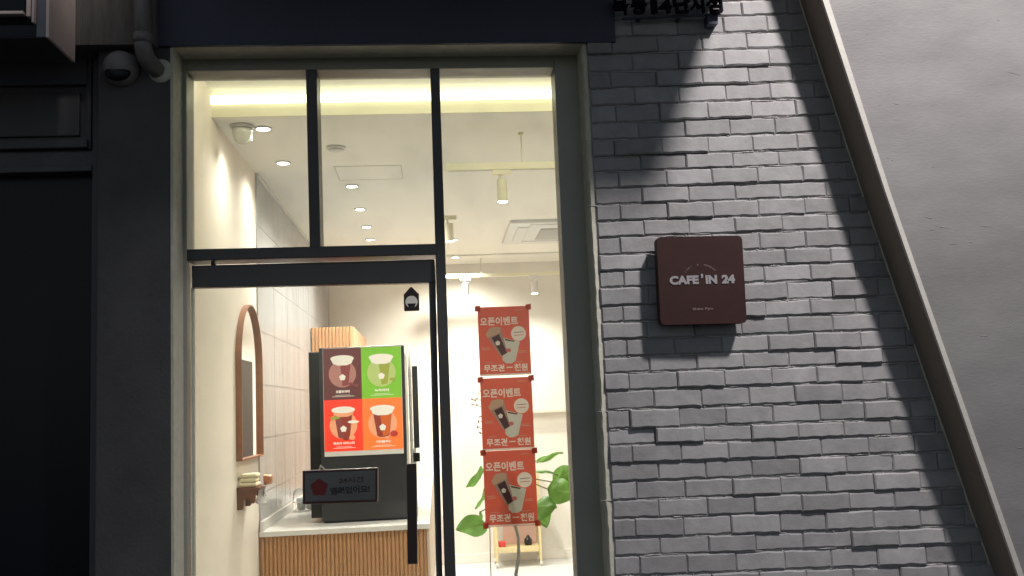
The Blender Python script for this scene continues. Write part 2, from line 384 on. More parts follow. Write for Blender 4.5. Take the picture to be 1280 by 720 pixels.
# slanting wall edge (front corner) read off the photo
EDGE = [(1036, 0), (1113, 240), (1196.5, 480), (1280, 720)]
TW = 0.20
e0, e1 = F(1036, 0, -TW), F(1280, 720, -TW)
edge_x = lambda z: e0.x + (z - e0.z) * (e1.x - e0.x) / (e1.z - e0.z)
bm = B()
def bx_(z): return opR(z)
zt = 4.4
prism(bm, [(opR(0), 0), (3.6, 0), (3.6, zt), (opR(zt), zt)], 0.009, 0.30)
obj('mortar', bm, M['mortar'], bw)
# lumpy light coloured edge where the wall meets the frame
bm = B()
nn = 90
for side in (0,):
    prev = None
    for i in range(nn + 1):
        z = 0.0 + (opT(rT.x) - 0.0) * i / nn
        j = 0.0012 * math.sin(i * 2.9) + random.uniform(-0.0018, 0.0018)
        x = opR(z)
        cur = [bm.verts.new((x - 0.006 + j * 0.5, 0.16, z)), bm.verts.new((x - 0.008 + j, 0.02, z)), bm.verts.new((x - 0.002 + j, 0.004, z)), bm.verts.new((x + 0.012, 0.006, z)), bm.verts.new((x + 0.016, 0.016, z))]
        if prev:
            for k in range(4): bm.faces.new((prev[k], prev[k + 1], cur[k + 1], cur[k]))
        prev = cur
obj('rendered_edge', bm, M['retmat'], bw)

def brick_mesh(seed, w_, h_):
    rnd = random.Random(seed); bm = B(); nx = 6
    d = 0.05; bv = 0.0055
    def edge(u, s):   # wavy arrises
        return rnd.uniform(-0.0021, 0.0021)
    fr_b, fr_t, ou_b, ou_t, bk_b, bk_t = [], [], [], [], [], []
    for i in range(nx + 1):
        u = -w_ / 2 + w_ * i / nx; ui = max(-w_ / 2 + bv, min(w_ / 2 - bv, u))
        eb, et = edge(i, 0), edge(i, 1)
        fr_b.append(bm.verts.new((ui, rnd.uniform(-0.0008, 0.0008), -h_ / 2 + bv + eb)))
        fr_t.append(bm.verts.new((ui, rnd.uniform(-0.0008, 0.0008), h_ / 2 - bv + et)))
        ou_b.append(bm.verts.new((u, bv, -h_ / 2 + eb))); ou_t.append(bm.verts.new((u, bv, h_ / 2 + et)))
        bk_b.append(bm.verts.new((u, d, -h_ / 2))); bk_t.append(bm.verts.new((u, d, h_ / 2)))
    for i in range(nx):
        bm.faces.new((fr_b[i], fr_b[i + 1], fr_t[i + 1], fr_t[i]))
        bm.faces.new((ou_b[i], ou_b[i + 1], fr_b[i + 1], fr_b[i]))
        bm.faces.new((fr_t[i], fr_t[i + 1], ou_t[i + 1], ou_t[i]))
        bm.faces.new((bk_b[i], bk_b[i + 1], ou_b[i + 1], ou_b[i]))
        bm.faces.new((ou_t[i], ou_t[i + 1], bk_t[i + 1], bk_t[i]))
    for i in (0, nx):
        bm.faces.new((fr_b[i], fr_t[i], ou_t[i], ou_b[i])); bm.faces.new((ou_b[i], ou_t[i], bk_t[i], bk_b[i]))
    return bm
BL, BH = 0.1995, 0.0655
variants = []
for s in range(14):
    bm = brick_mesh(s, 0.196, BH - 0.0055); bmesh.ops.recalc_face_normals(bm, faces=bm.faces)
    me = bpy.data.meshes.new('brick'); bm.to_mesh(me); bm.free(); me.materials.append(M['brick'])
    for p in me.polygons: p.use_smooth = False
    variants.append(me)
bott = [20, 41, 62, 84, 105, 126, 148, 169, 190, 209, 230, 250, 271, 291, 313, 333, 354, 377, 397.5, 419, 441, 461, 483, 507, 531, 551, 574, 597, 620, 643, 668, 690, 715, 738]
lines = []       # z of each course bottom as (z at x ref, slope)
xref = F(940, 360, 0).x
for b_ in bott:
    pa, pb = F(775, b_ + 0.0365 * 165, 0), F(1120, b_ - 0.0355 * 180, 0)
    s_ = (pb.z - pa.z) / (pb.x - pa.x); lines.append((pa.z + (xref - pa.x) * s_, s_))
joint_odd = F(935, 80, 0).x; joint_even = F(904, 60, 0).x
outb = B(); nb = 0
def put_brick(x0, x1, zb0, zb1, sl, small):
    global nb
    L_ = x1 - x0; H_ = zb1 - zb0
    if L_ < 0.03: return
    xc = (x0 + x1) / 2; zc = (zb0 + zb1) / 2 + sl * (xc - xref) + 0.003
    lean = random.gauss(0.018, 0.03) + (0.055 * random.random() if zc < 2.0 else 0.0)      # bottoms of the lower courses stand proud
    pr = min(random.gauss(-0.001, 0.0032), 0.0015); lean = min(lean, 0.10)
    if random.random() < (0.28 if zc < 2.1 else 0.10): pr -= 0.006; lean = max(lean, 0.06)
    M4 = Matrix.Translation((xc, pr, zc)) @ Matrix.Rotation(-math.atan(sl) + random.gauss(0, 0.006), 4, 'Y') @ Matrix.Rotation(-lean, 4, 'X') @ Matrix.Rotation(random.gauss(0, 0.010), 4, 'Z')
    M4 = M4 @ Matrix.Diagonal(((L_ - 0.0006 + random.gauss(0, 0.0009)) / 0.196, 1, (H_ - 0.0055 + random.gauss(0, 0.0008)) / (BH - 0.0055), 1))
    me = random.choice(variants)
    if small:
        t = me.copy(); t.transform(M4 @ Matrix.Identity(4)); outb.from_mesh(t); bpy.data.meshes.remove(t)
    else:
        o = bpy.data.objects.new('brick', me); COL.objects.link(o); o.parent = bw; o.matrix_local = Matrix.Translation(-Vector(bw.location)) @ M4; nb += 1
allrows = []
for i in range(len(lines) - 1):
    allrows.append((lines[i + 1][0], lines[i][0], (lines[i][1] + lines[i + 1][1]) / 2, i + 1, True))
zz = lines[0][0]; sl0 = lines[0][1]
for k in range(9): allrows.append((zz, zz + 0.0685, sl0, -k, k < 1)); zz += 0.0685
zz = lines[-1][0]; sl1 = lines[-1][1]; k = len(lines)
while zz > 0.05: allrows.append((zz - 0.0735, zz, sl1, k, False)); zz -= 0.0735; k += 1
for (za, zb_, sl, idx, vis) in allrows:
    j0 = joint_odd if idx % 2 == 0 else joint_even
    j0 += random.uniform(-0.008, 0.008)
    zmid = (za + zb_) / 2
    xs = opR(zmid) + 0.014 + random.uniform(0, 0.006)
    xe = edge_x(zmid) + 0.10
    # first joint right of the start
    n0 = math.floor((xs - j0) / BL) + 1
    js = []
    x = j0 + n0 * BL
    while x < xe + 0.2:
        js.append(x + random.uniform(-0.004, 0.004)); x += BL
    if js and js[0] - xs < 0.055: js.pop(0)
    cur = xs
    for x in js:
        if vis and cur < xe:
            put_brick(cur, x, za, zb_, sl, False)
        else: put_brick(cur, x, za, zb_, sl, True)
        cur = x
o = obj('outlying_bricks', outb, M['brick'], bw); tag(o, kind='stuff')
# little dabs of paint and mortar squeezed on the ledges
bm = B()
for _ in range(900):
    za, zb_, sl, idx, vis = random.choice([r for r in allrows if r[4]])
    x = random.uniform(opR(za) + 0.02, edge_x(za)); z = za + sl * (x - xref) + random.uniform(-0.001, 0.004)
    ln = random.choice((0.004, 0.006, 0.03, 0.05, 0.08)); r = random.uniform(0.0012, 0.003) if ln > 0.01 else random.uniform(0.002, 0.0035)
    m4 = Matrix.Translation((x, random.uniform(0.003, 0.009), z)) @ Matrix.Diagonal((ln, r * 1.6, r, 1))
    bmesh.ops.create_icosphere(bm, subdivisions=1, radius=1.0, matrix=m4)
tag(obj('mortar_dab', bm, M['mortar'], bw), kind='stuff')

# ---- slanting plaster wall at the right
sw = thing('slanting_wall', 'smooth grey plaster wall with a slanting pale edge, overlapping the right of the brick wall', 'wall', (3.0, -TW, 0))
q = [F(px, py, -TW) for px, py in EDGE]
q[0] = q[0] + (q[0] - q[1]) * 0.0
up = q[0] + (q[0] - q[1]) * 1.2; dn = q[3] + (q[3] - q[2]) * 1.05
poly = [(up.x, up.z), (q[0].x, q[0].z), (q[1].x, q[1].z), (q[2].x, q[2].z), (q[3].x, q[3].z), (dn.x, dn.z), (6.5, dn.z), (6.5, up.z)]
obj('plaster_body', prism(B(), poly, -TW, 0.25), M['plaster'], sw)
a = [F(px, py, -TW - 0.004) for px, py in ((1028.5, 0), (1107, 240), (1190.3, 480), (1273, 720))]
b = [F(px, py, -TW - 0.004) for px, py in EDGE]
def ext(l): return [l[0] + (l[0] - l[1]) * 1.2] + l + [l[3] + (l[3] - l[2]) * 1.05]
a, b = ext(a), ext(b)
obj('edge_trim', prism(B(), [(p.x, p.z) for p in a] + [(p.x, p.z) for p in b[::-1]], -TW - 0.004, -TW + 0.012, 0.0015), M['trim'], sw)
obj('edge_return', prism(B(), [(p.x + 0.004, p.z) for p in a] + [(p.x - 0.001, p.z) for p in b[::-1]], -TW + 0.0125, 0.20), mat('brown_render', (0.20, 0.17, 0.14), 0.8, var=0.1, bump=0.003, bscale=30), sw)
bm = B()
for (px, py, ln) in ((1160, 272, .02), (1178, 284, .03), (1166, 287, .015), (1192, 305, .02), (1214, 303, .012), (1232, 283, .03), (1275, 560, .03), (1120, 130, .012), (1100, 131, .006), (1115, 200, .005), (1166, 209, .005), (1110, 198, .004), (1268, 92, .03), (1248, 25, .008), (1230, 420, .02), (1262, 408, .012)):
    p = F(px, py, -TW); bmesh.ops.create_icosphere(bm, subdivisions=2, radius=1, matrix=Matrix.Translation(p) @ Matrix.Rotation(random.uniform(-.3, .3), 4, 'Y') @ Matrix.Diagonal((ln, 0.0011, 0.0016, 1)))
tag(obj('plaster_scuff', bm, M['plaster'], sw, smooth=True), kind='stuff')
# caulk where it meets the bricks
bm = B()
cl = [Vector((p.x + 0.004, -0.001, p.z)) for p in a]
pts = []
for i in range(len(cl) - 1):
    for k in range(24):
        p = cl[i].lerp(cl[i + 1], k / 24); pts.append(p + Vector((random.uniform(-0.003, 0.001), 0, 0)))
tube(bm, pts, 0.0045, 6)
obj('sealant', bm, M['retmat'], sw)

# ================================================================== SHOP FRONT FRAME
sf = thing('window_frame', 'charcoal aluminium shop window frame with two upper panes and one tall pane', 'window', (0, YF, 0))
zTl, zTr = opT(OPL), opT(rT.x)
fb = 0.003
inTL, inTR = F(233, 88.8, YF), F(692.8, 84, YF); inBL, inBR = F(234.5, 690, YF), F(720.5, 690, YF)
def lx(z): return inTL.x + (z - inTL.z) * (inBL.x - inTL.x) / (inBL.z - inTL.z)
def rx(z): return inTR.x + (z - inTR.z) * (inBR.x - inTR.x) / (inBR.z - inTR.z)
def tz(x): return inTL.z + (x - inTL.x) * (inTR.z - inTL.z) / (inTR.x - inTL.x)
YE = 0.29
obj('jamb', prism(B(), [(OPL - 0.01, 0), (lx(0), 0), (lx(zTl), zTl + 0.01), (OPL - 0.01, zTl + 0.01)], YF, YE, fb), M['frame'], sf)
obj('jamb', prism(B(), [(rx(0), 0), (opR(0) + 0.03, 0), (opR(zTr) + 0.03, zTr + 0.01), (rx(zTr), zTr + 0.01)], YF, YE, fb), M['frame'], sf)
obj('head', prism(B(), [(lx(tz(OPL)) + 0.0005, tz(OPL)), (rx(tz(rT.x)) - 0.0005, tz(rT.x)), (rx(zTr) - 0.0005, zTr + 0.005), (lx(zTl) + 0.0005, zTl + 0.005)], YF + 0.0006, YE, fb), M['frame'], sf)
def member(name, quad, y0, y1, m, par, bev=0.003): return obj(name, slab(B(), quad, y0, y1, bev), m, par)
# mullions and transom
member('mullion', [(382, 84.5), (395.6, 84.2), (400.6, 309), (387, 309.4)], YF + 0.001, YE, M['darkframe'], sf)
m2t, m2b = (F(537.6, 83, YF), F(549.2, 82.8, YF)), (F(555.4, 700, YF), F(569.2, 700, YF))
def exl(a, b, z): return a.x + (z - a.z) * (b.x - a.x) / (b.z - a.z)
obj('mullion', prism(B(), [(exl(m2t[0], m2b[0], 0), 0), (exl(m2t[1], m2b[1], 0), 0), (m2t[1].x, m2t[1].z), (m2t[0].x, m2t[0].z)], YF + 0.001, YE, 0.003), M['darkframe'], sf)
member('transom', [(233.5, 311.6), (545, 304.6), (545.5, 318.3), (233.5, 325.8)], YF + 0.002, YE, M['darkframe'], sf)
# panes
def pane(quad, y=YG):
    o = obj('pane', slab(B(), quad, y, y + 0.006), M['glass'], sf); return o
pane([(228, 84), (392, 82), (395, 314), (228, 317)]); pane([(389, 82), (546, 79), (551, 309), (395, 312)]); 
obj('pane', prism(B(), [(F(545, 82, YG).x, F(545, 82, YG).z), (F(700, 80, YG).x, F(700, 80, YG).z), (exl(F(692, 82, YG), F(724, 700, YG), 0), 0.06), (exl(F(543, 82, YG), F(562, 700, YG), 0), 0.06)], YG, YG + 0.006), M['glass'], sf)
# ================================================================== GLASS DOOR
YD = 0.18
dr = thing('glass_door', 'glass entrance door with wide black top rail and narrow black right stile', 'door', (F(300, 400, YD).x, YD, 0))
member('top_rail', [(239.5, 332), (543.2, 324), (544.8, 353.0), (240, 359.6)], YD, YD + 0.045, M['darkframe'], dr)
s0, s1, s2, s3 = F(535.9, 353.6, YD), F(544.6, 353.4, YD), F(544.8, 700, YD), F(552.6, 700, YD)
obj('stile', prism(B(), [(s0.x, s0.z), (s1.x, s1.z), (exl(s1, s3, 0.02), 0.02), (exl(s0, s2, 0.02), 0.02)], YD + 0.0005, YD + 0.045, 0.003), M['darkframe'], dr)
g0 = F(241, 357, YD + 0.02); g1 = F(538, 351, YD + 0.02)
obj('door_glass', prism(B(), [(g0.x, g0.z), (g1.x, g1.z), (exl(s0, s2, 0.10) + 0.004, 0.1), (g0.x, 0.1)], YD + 0.018, YD + 0.028), M['glass'], dr)
obj('edge_channel', prism(B(), [(g0.x - 0.005, 0.02), (g0.x + 0.0045, 0.02), (g0.x + 0.0045, g0.z - 0.01), (g0.x - 0.005, g0.z - 0.01)], YD + 0.010, YD + 0.036), M['retmat'], dr)
obj('bottom_rail', prism(B(), [(g0.x + 0.006, 0.1), (exl(s0, s2, 0.1), 0.1), (exl(s0, s2, 0.02), 0.02), (g0.x + 0.006, 0.02)], YD, YD + 0.045), M['darkframe'], dr)
hh = obj('pull_handle', slab(B(), [(508.2, 580), (520.6, 579.5), (522, 705), (509.6, 705.5)], YD - 0.055, YD - 0.035, 0.002), mat('handle_black', (0.018, 0.013, 0.011), 0.4), dr)
for yy in (600, 688):
    c = F(515.2, yy, YD - 0.036); obj('handle_post', tube(B(), [(c.x, YD - 0.037, c.z), (c.x, YD + 0.02, c.z)], 0.008, 10), M['blackp'], dr)
bm = B(); slab(bm, [(264, 326.5), (268, 326.3), (268, 331.5), (264, 331.7)], YD, YD + 0.03); obj('top_pivot', bm, M['blackp'], dr)

# ---- sticker on the door glass
c = F(514.3, 374, YD + 0.017); k_ = 4.2 / FPX
st = thing('door_sticker', 'small black house shaped sticker with white round cup mark on the door glass', 'sticker', (c.x, YD + 0.017, c.z))
W_, H_ = 9.7 * k_, 15.2 * k_
obj('sticker_back', prism(B(), [(c.x - W_, c.z - H_ * .93), (c.x - W_ * .9, c.z - H_), (c.x + W_ * .9, c.z - H_), (c.x + W_, c.z - H_ * .93), (c.x + W_, c.z + H_ * .42), (c.x + W_ * .85, c.z + H_ * .5), (c.x + W_ * .1, c.z + H_ * 1.02), (c.x - W_ * .1, c.z + H_ * 1.02), (c.x - W_ * .85, c.z + H_ * .5), (c.x - W_, c.z + H_ * .42)], YD + 0.0165, YD + 0.0175), M['sticker'], st)
flat('sticker_disc', [disc(c.x, c.z - H_ * .22, W_ * .80)], YD + 0.0160, M['stickerw'], st)
cz_ = c.z - H_ * .36
flat('sticker_cup', [[(c.x - W_ * .58, cz_), (c.x + W_ * .58, cz_), (c.x + W_ * .34, cz_ - H_ * .36), (c.x - W_ * .34, cz_ - H_ * .36)]] , YD + 0.0155, M['sticker'], st)

# ---- light box sign hanging inside the door glass
yl = 0.27
ls = thing('light_box_sign', 'dark sign with red flower and Korean text hanging behind the door glass', 'sign', tuple(F(425, 607, yl)))
cs = [F(378, 588.5, yl), F(472.3, 584.5, yl), F(472.3, 627.5, yl), F(378.3, 630.5, yl)]
obj('sign_case', prism(B(), [(p.x, p.z) for p in cs], yl, yl + 0.025, 0.003), M['ledframe'], ls)
i_ = 0.011
obj('sign_face', prism(B(), [(cs[0].x + i_, cs[0].z - i_), (cs[1].x - i_, cs[1].z - i_), (cs[2].x - i_, cs[2].z + i_), (cs[3].x + i_, cs[3].z + i_)], yl - 0.001, yl + 0.001), M['ledface'], ls)
c = F(399, 609.5, yl); flat('flower_mark', [flower(c.x, c.z, 0.037)], yl - 0.002, M['ledred'], ls)
c = F(439, 600, yl); text('upper_lettering', '24시간', M['ledtext'], ls, c.x, c.z, yl - 0.0015, 0.108, 0.026, bold=0.03, tilt=0.012)
c = F(437.5, 612.5, yl); text('lower_lettering', '열려있어요!', M['lednavy'], ls, c.x, c.z, yl - 0.0015, 0.168, 0.032, bold=0.035, tilt=0.018)
tube_b = B(); tube(tube_b, [(cs[0].x + 0.07, yl + 0.012, cs[0].z + 0.0), (cs[0].x + 0.075, yl + 0.012, cs[0].z + 0.018), (cs[0].x + 0.09, yl + 0.012, cs[0].z + 0.002)], 0.004, 8)
obj('hook', tube_b, M['whitep'], ls)

# ---- three posters taped inside the tall pane
def printed_sheet(name, x0, x1, z0, z1, y, layers, mats, parent):
    """one flat sheet; each printed shape is an area of the sheet with its own ink"""
    from mathutils.geometry import delaunay_2d_cdt
    vs, fs, ink = [Vector(p) for p in ((x0, z0), (x1, z0), (x1, z1), (x0, z1))], [[0, 1, 2, 3]], [0]
    for polys, mi in layers:
        for p in polys:
            ar = sum(p[i][0] * p[(i + 1) % len(p)][1] - p[(i + 1) % len(p)][0] * p[i][1] for i in range(len(p)))
            if abs(ar) < 1e-9: continue
            if ar < 0: p = p[::-1]
            b = len(vs); vs += [Vector(q_) for q_ in p]; fs.append(list(range(b, b + len(p)))); ink.append(mi)
    ov, oe, of, _a, _b, orig = delaunay_2d_cdt(vs, [], fs, 1, 1e-6)
    me = bpy.data.meshes.new(name); off = woff(parent)
    me.from_pydata([(v.x - off.x, y - off.y, v.y - off.z) for v in ov], [], [list(f) for f in of])
    for m in mats: me.materials.append(m)
    for k, p in enumerate(me.polygons): p.material_index = ink[max(orig[k])] if orig[k] else 0
    return link(bpy.data.objects.new(name, me), parent)
def text_polys(s, cx, cz, width, height, bold=0.03, tilt=0.0):
    me = text_verts(s, bold, 0.0)
    xs = [v.co.x for v in me.vertices]; ys = [v.co.y for v in me.vertices]
    x0, x1, y0, y1 = min(xs), max(xs), min(ys), max(ys); sx = width / (x1 - x0); sy = height / (y1 - y0)
    P_ = [(cx + (v.co.x - (x0 + x1) / 2) * sx, cz + (v.co.y - (y0 + y1) / 2) * sy) for v in me.vertices]
    out = [[P_[i] for i in p.vertices] for p in me.polygons]
    return out
def poster(cxp, cyp, label, h_, dark=False):
    yp = YG + 0.012
    c = F(cxp, cyp, yp); w_ = 0.226
    t = thing('event_poster', label, 'poster', tuple(c), 'red opening event posters')
    x, z = c.x, c.z; X = lambda u: x + u * w_; Z = lambda v: z + v * h_
    mats = [M['red'], M['pgrey'], M['pcup2'], M['pdark'], M['pcup'], M['pfoam'], M['pinkred']]
    L = []
    L.append(([[(X(-.49), Z(-.495)), (X(.49), Z(-.495)), (X(.49), Z(-.475)), (X(-.49), Z(-.475))]], 1))
    L.append((text_polys('오픈이벤트', X(-.09), Z(.29), w_ * .74, h_ * .125), 1))
    L.append((text_polys('무조건', X(-.22), Z(-.39), w_ * .40, h_ * .105), 1))
    L.append((text_polys('천원', X(.30), Z(-.39), w_ * .26, h_ * .105), 1))
    L.append(([[(X(0.02), Z(-.395)), (X(.14), Z(-.395)), (X(.14), Z(-.38)), (X(0.02), Z(-.38))]], 1))
    L.append(([[(X(-.04), Z(.05)), (X(.30), Z(-.02)), (X(.20), Z(-.30)), (X(.12), Z(-.33)), (X(.02), Z(-.33)), (X(-.05), Z(-.28))]], 2))
    L.append(([[(X(.0), Z(.03)), (X(.20), Z(-.005)), (X(.19), Z(-.02)), (X(.02), Z(.005))]], 3))
    L.append(([[(X(-.36), Z(.10)), (X(-.06), Z(.19)), (X(.05), Z(-.18)), (X(-.08), Z(-.23))]], 4))
    L.append(([[(X(-.36), Z(.10)), (X(-.28), Z(.19)), (X(-.14), Z(.21)), (X(-.06), Z(.19)), (X(-.08), Z(.12)), (X(-.32), Z(.05))]], 5))
    L.append(([[(X(-.25), Z(.05)), (X(-.10), Z(.10)), (X(.04), Z(-.17)), (X(-.06), Z(-.215))]], 3))
    L.append(([flower(X(-.13), Z(-.03), 0.0105)], 1)); L.append(([disc(X(.07), Z(-.14), 0.012, 0.009, 12)], 6))
    L.append(([disc(X(.28), Z(.10), w_ * .145)], 1))
    L.append(([[(X(.19), Z(.112)), (X(.38), Z(.118)), (X(.38), Z(.126)), (X(.19), Z(.120))]], 3))
    L.append(([[(X(.19), Z(.068)), (X(.37), Z(.074)), (X(.37), Z(.083)), (X(.19), Z(.077))]], 6))
    for u, v in ((-.37, -.10), (-.36, -.125), (.33, -.16), (.35, -.18), (.3, .44), (-.3, -.315), (.28, -.315)):
        L.append(([[(X(u - .08), Z(v)), (X(u + .08), Z(v)), (X(u + .08), Z(v + .008)), (X(u - .08), Z(v + .008))]], 5))
    printed_sheet('sheet', X(-.5), X(.5), Z(-.5), Z(.5), yp, L, mats, t)
    for sx in (-1, 1):
        for sz in ((1,) if not dark else (1, -1)):
            obj('tape', prism(B(), [(X(sx * .495) - 0.012, Z(sz * .48) - 0.013), (X(sx * .495) + 0.012, Z(sz * .48) - 0.011), (X(sx * .495) + 0.011, Z(sz * .48) + 0.014), (X(sx * .495) - 0.013, Z(sz * .48) + 0.012)], yp - 0.004, yp - 0.0028), M['redtape'], t)
poster(630.5, 426, 'topmost of the three red event posters on the tall pane', 0.302)
poster(634, 517, 'middle red event poster between the other two on the tall pane', 0.312)
poster(638, 610, 'lowest of the three red event posters, above the plant stem', 0.322, True)

# ================================================================== PLAQUE
yq = -0.088
cc = [F(820, 296.5, yq), F(928.3, 294, yq), F(932.8, 404, yq), F(826.5, 406, yq)]
cx_ = sum(p.x for p in cc) / 4; cz_ = sum(p.z for p in cc) / 4
pw, ph = (cc[1].x - cc[0].x + cc[2].x - cc[3].x) / 2, (cc[0].z - cc[3].z + cc[1].z - cc[2].z) / 2
pq = thing('cafe_plaque', 'square maroon cafe plaque with rounded corners on the brick wall', 'sign', (cx_, yq, cz_))
def rrect(cx, cz, w_, h_, r, n=6, rot=0.0):
    o = []
    for (sx, sz, a) in ((1, 1, 0), (-1, 1, 90), (-1, -1, 180), (1, -1, 270)):
        for k in range(n + 1):
            t = math.radians(a + 90 * k / n); o.append((sx * (w_ / 2 - r) + r * math.cos(t), sz * (h_ / 2 - r) + r * math.sin(t)))
    c_, s_ = math.cos(rot), math.sin(rot)
    return [(cx + u * c_ - v * s_, cz + u * s_ + v * c_) for u, v in o]
rt = 0.016
obj('plate', prism(B(), rrect(cx_, cz_, pw, ph, 0.018, rot=-0.012), yq, yq + 0.05, 0.002), M['plaque'], pq)
for u in (-.3, .3):
    for v in (-.3, .3): obj('spacer', tube(B(), [(cx_ + u * pw, yq + 0.049, cz_ + v * ph), (cx_ + u * pw, 0.02, cz_ + v * ph)], 0.009, 10), M['chrome'], pq)
def Q(px, py): return F(px, py, yq)
c = Q(855, 350.2); text('main_lettering', 'CAFE', M['plaqueletter'], pq, c.x, c.z, yq - 0.001, 0.122, 0.0365, depth=0.003, bold=0.055, tilt=0.0)
c = Q(877.5, 347.0); text('comma_mark', ',', M['plaqueletter'], pq, c.x, c.z + 0.006, yq - 0.001, 0.010, 0.020, depth=0.003, bold=0.05)
c = Q(889, 349.4); text('main_lettering', 'IN', M['plaqueletter'], pq, c.x, c.z, yq - 0.001, 0.048, 0.0365, depth=0.003, bold=0.055)
c = Q(910.2, 348.8); text('main_lettering', '24', M['plaqueletter'], pq, c.x, c.z, yq - 0.001, 0.056, 0.0365, depth=0.003, bold=0.055)
c = Q(878.5, 386.5); text('lower_lettering', 'Shim Pyo', M['plaquecopper'], pq, c.x, c.z, yq - 0.001, 0.086, 0.013, depth=0.002, bold=0.02)
c = Q(876, 351)
arc = "JUST  A  MOMENT"; bma = None; arcb = B()
for i, ch in enumerate(arc):
    if ch == ' ': continue
    me = text_verts(ch, 0.02, 0.0); th = math.radians(46 - 92 * i / (len(arc) - 1)); rad = 0.082
    zs = Matrix.Translation((c.x, yq - 0.0012, c.z - 0.020)) @ Matrix.Rotation(-(-th), 4, 'Y') if False else None
    for v in me.vertices:
        u, h = (v.co.x - 0.3) * 0.0105, v.co.y * 0.0105
        a_ = -th
        px_, pz_ = rad * math.sin(a_) + u * math.cos(a_) + h * math.sin(a_), rad * math.cos(a_) - u * math.sin(a_) + h * math.cos(a_)
        v.co = Vector((c.x + px_, yq - 0.0012, c.z - 0.018 + pz_))
    arcb.from_mesh(me)
tag(obj('arched_lettering', arcb, M['plaquecopper'], pq), kind='stuff')

# ================================================================== SIDE LETTERS AT THE TOP
yL = -0.055
pa, pb = F(778, 22.5, yL), F(902, 17.0, yL)
sl_ = thing('branch_letters', 'dark raised Korean letters and 14 on a thin rail above the bricks', 'sign', (pa.x, yL, pa.z))
tl = math.atan2(pb.z - pa.z, pb.x - pa.x)
obj('rail', prism(B(), [(pa.x, pa.z - .003), (pb.x, pb.z - .003), (pb.x, pb.z + .004), (pa.x, pa.z + .004)], yL + 0.002, yL + 0.012), M['navy'], sl_)
for px in (800, 850):
    p = F(px, 21, yL); obj('bracket', box(B(), p.x - 0.008, p.x + 0.008, yL + 0.02, 0.01, p.z - 0.0025, p.z + 0.003), M['navy'], sl_)
bm = B(); slab(bm, [(884, 18), (897.5, 17.5), (897.5, 29.5), (884.5, 30)], yL + 0.004, 0.01)
obj('bracket', bm, M['navy'], sl_)
for ch, x0, x1, ytop, ybot in (('목', 765.5, 783, -2, 20.5), ('동', 788.5, 806.5, -2.5, 19.5), ('1', 813, 819.5, 1.5, 18.5), ('4', 822.5, 837.5, 1, 18), ('단', 841, 860, -3.5, 18.5), ('지', 862, 877.5, -4, 18), ('점', 882, 900, -4.5, 17.5)):
    p0, p1 = F(x0, ybot, yL), F(x1, ytop, yL)
    text('letter', ch, M['matteblack'], sl_, (p0.x + p1.x) / 2, (p0.z + p1.z) / 2, yL - 0.018, p1.x - p0.x, p1.z - p0.z, depth=0.022, bold=0.022, tilt=tl)

# ================================================================== LEFT: neighbour's bay, sign, pipe, camera
nb_ = thing('shutter_bay', 'dark panelled shopfront of the neighbouring unit at the left edge', 'shopfront', (-2.0, 0.1, 0))
xs1 = xp0 + 0.003; ysh = 0.085
zA, zB_, zC_, zD, zE = F(60, 106, ysh).z, F(60, 175, ysh).z, F(60, 186, ysh).z, F(60, 212, ysh).z, F(60, 60, ysh).z
obj('backboard', box(B(), -3.6, xs1, ysh + 0.03, ysh + 0.2, F(60, 216, ysh).z, 3.6), M['shutter'], nb_)
def lpan(name, x1, z0, z1, y0, m=M['shutter'], b_=0.006): return obj(name, box(B(), -3.4, x1, y0, ysh + 0.031, z0, z1, b_), m, nb_)
lpan('upper_rail', F(108, 90, ysh).x, zA, zE + 0.3, ysh)
lpan('panel', F(98, 140, ysh).x, zB_ + 0.02, zA - 0.03, ysh + 0.012)
lpan('lower_rail', F(110, 180, ysh).x, zC_, zB_, ysh - 0.012)
lpan('sill_board', xs1 - 0.02, F(60, 209, ysh).z, zC_ - 0.012, ysh + 0.006)
lpan('door_head', F(116, 214, ysh).x, F(60, 216, ysh).z, F(60, 208, ysh).z, ysh - 0.014)
obj('side_post', box(B(), F(115, 300, ysh).x, xs1, ysh - 0.005, ysh + 0.2, 0, F(60, 60, ysh).z, 0.004), M['shutter'], nb_)
obj('dark_door_glass', box(B(), -3.4, F(115, 300, ysh).x, ysh + 0.06, ysh + 0.07, 0.05, F(60, 216, ysh).z), M['voidm'], nb_)
obj('side_reveal', box(B(), F(108, 90, ysh).x - 0.002, F(113, 90, ysh).x, ysh + 0.01, ysh + 0.033, zC_, zE + 0.25), M['shutter'], nb_)

# neighbour's projecting sign box with a stepped frame
yn = -0.42
nsn = thing('neighbour_sign', 'grey stepped frame sign box with pale right side, cut off at the top left corner', 'sign', (-2.2, yn, 3.0))
P = lambda px, py: F(px, py, yn)
c61 = P(61, 46); zb_n = P(61, 46.5).z
xr = c61.x
# case body: right face visible between px 61 and 75
ob = obj('case_side', box(B(), xr - 0.012, xr, yn, yn + 0.27, zb_n, 4.2, 0.002), M['lid'], nsn)
obj('case_bottom', box(B(), -3.4, xr - 0.0125, yn + 0.004, yn + 0.27, zb_n, zb_n + 0.012), M['darkframe'], nsn)
x45, z31 = P(45.5, 31).x, P(45.5, 31).z
x33, z17 = P(31.5, 17).x, P(31.5, 18).z
bm = B(); box(bm, x45, xr - 0.013, yn, yn + 0.02, zb_n + 0.002, 4.2, 0.002); obj('outer_face', bm, M['signgrey'], nsn)
obj('outer_face', box(B(), -3.4, x45 - 0.001, yn + 0.001, yn + 0.02, zb_n + 0.002, z31, 0.002), M['voidm'], nsn)
bm = B(); box(bm, P(42, 20).x, P(45.5, 20).x - .001, yn - 0.02, yn + 0.02, z31 + .002, 4.2, 0.003); obj('outer_lip', bm, M['lid'], nsn)
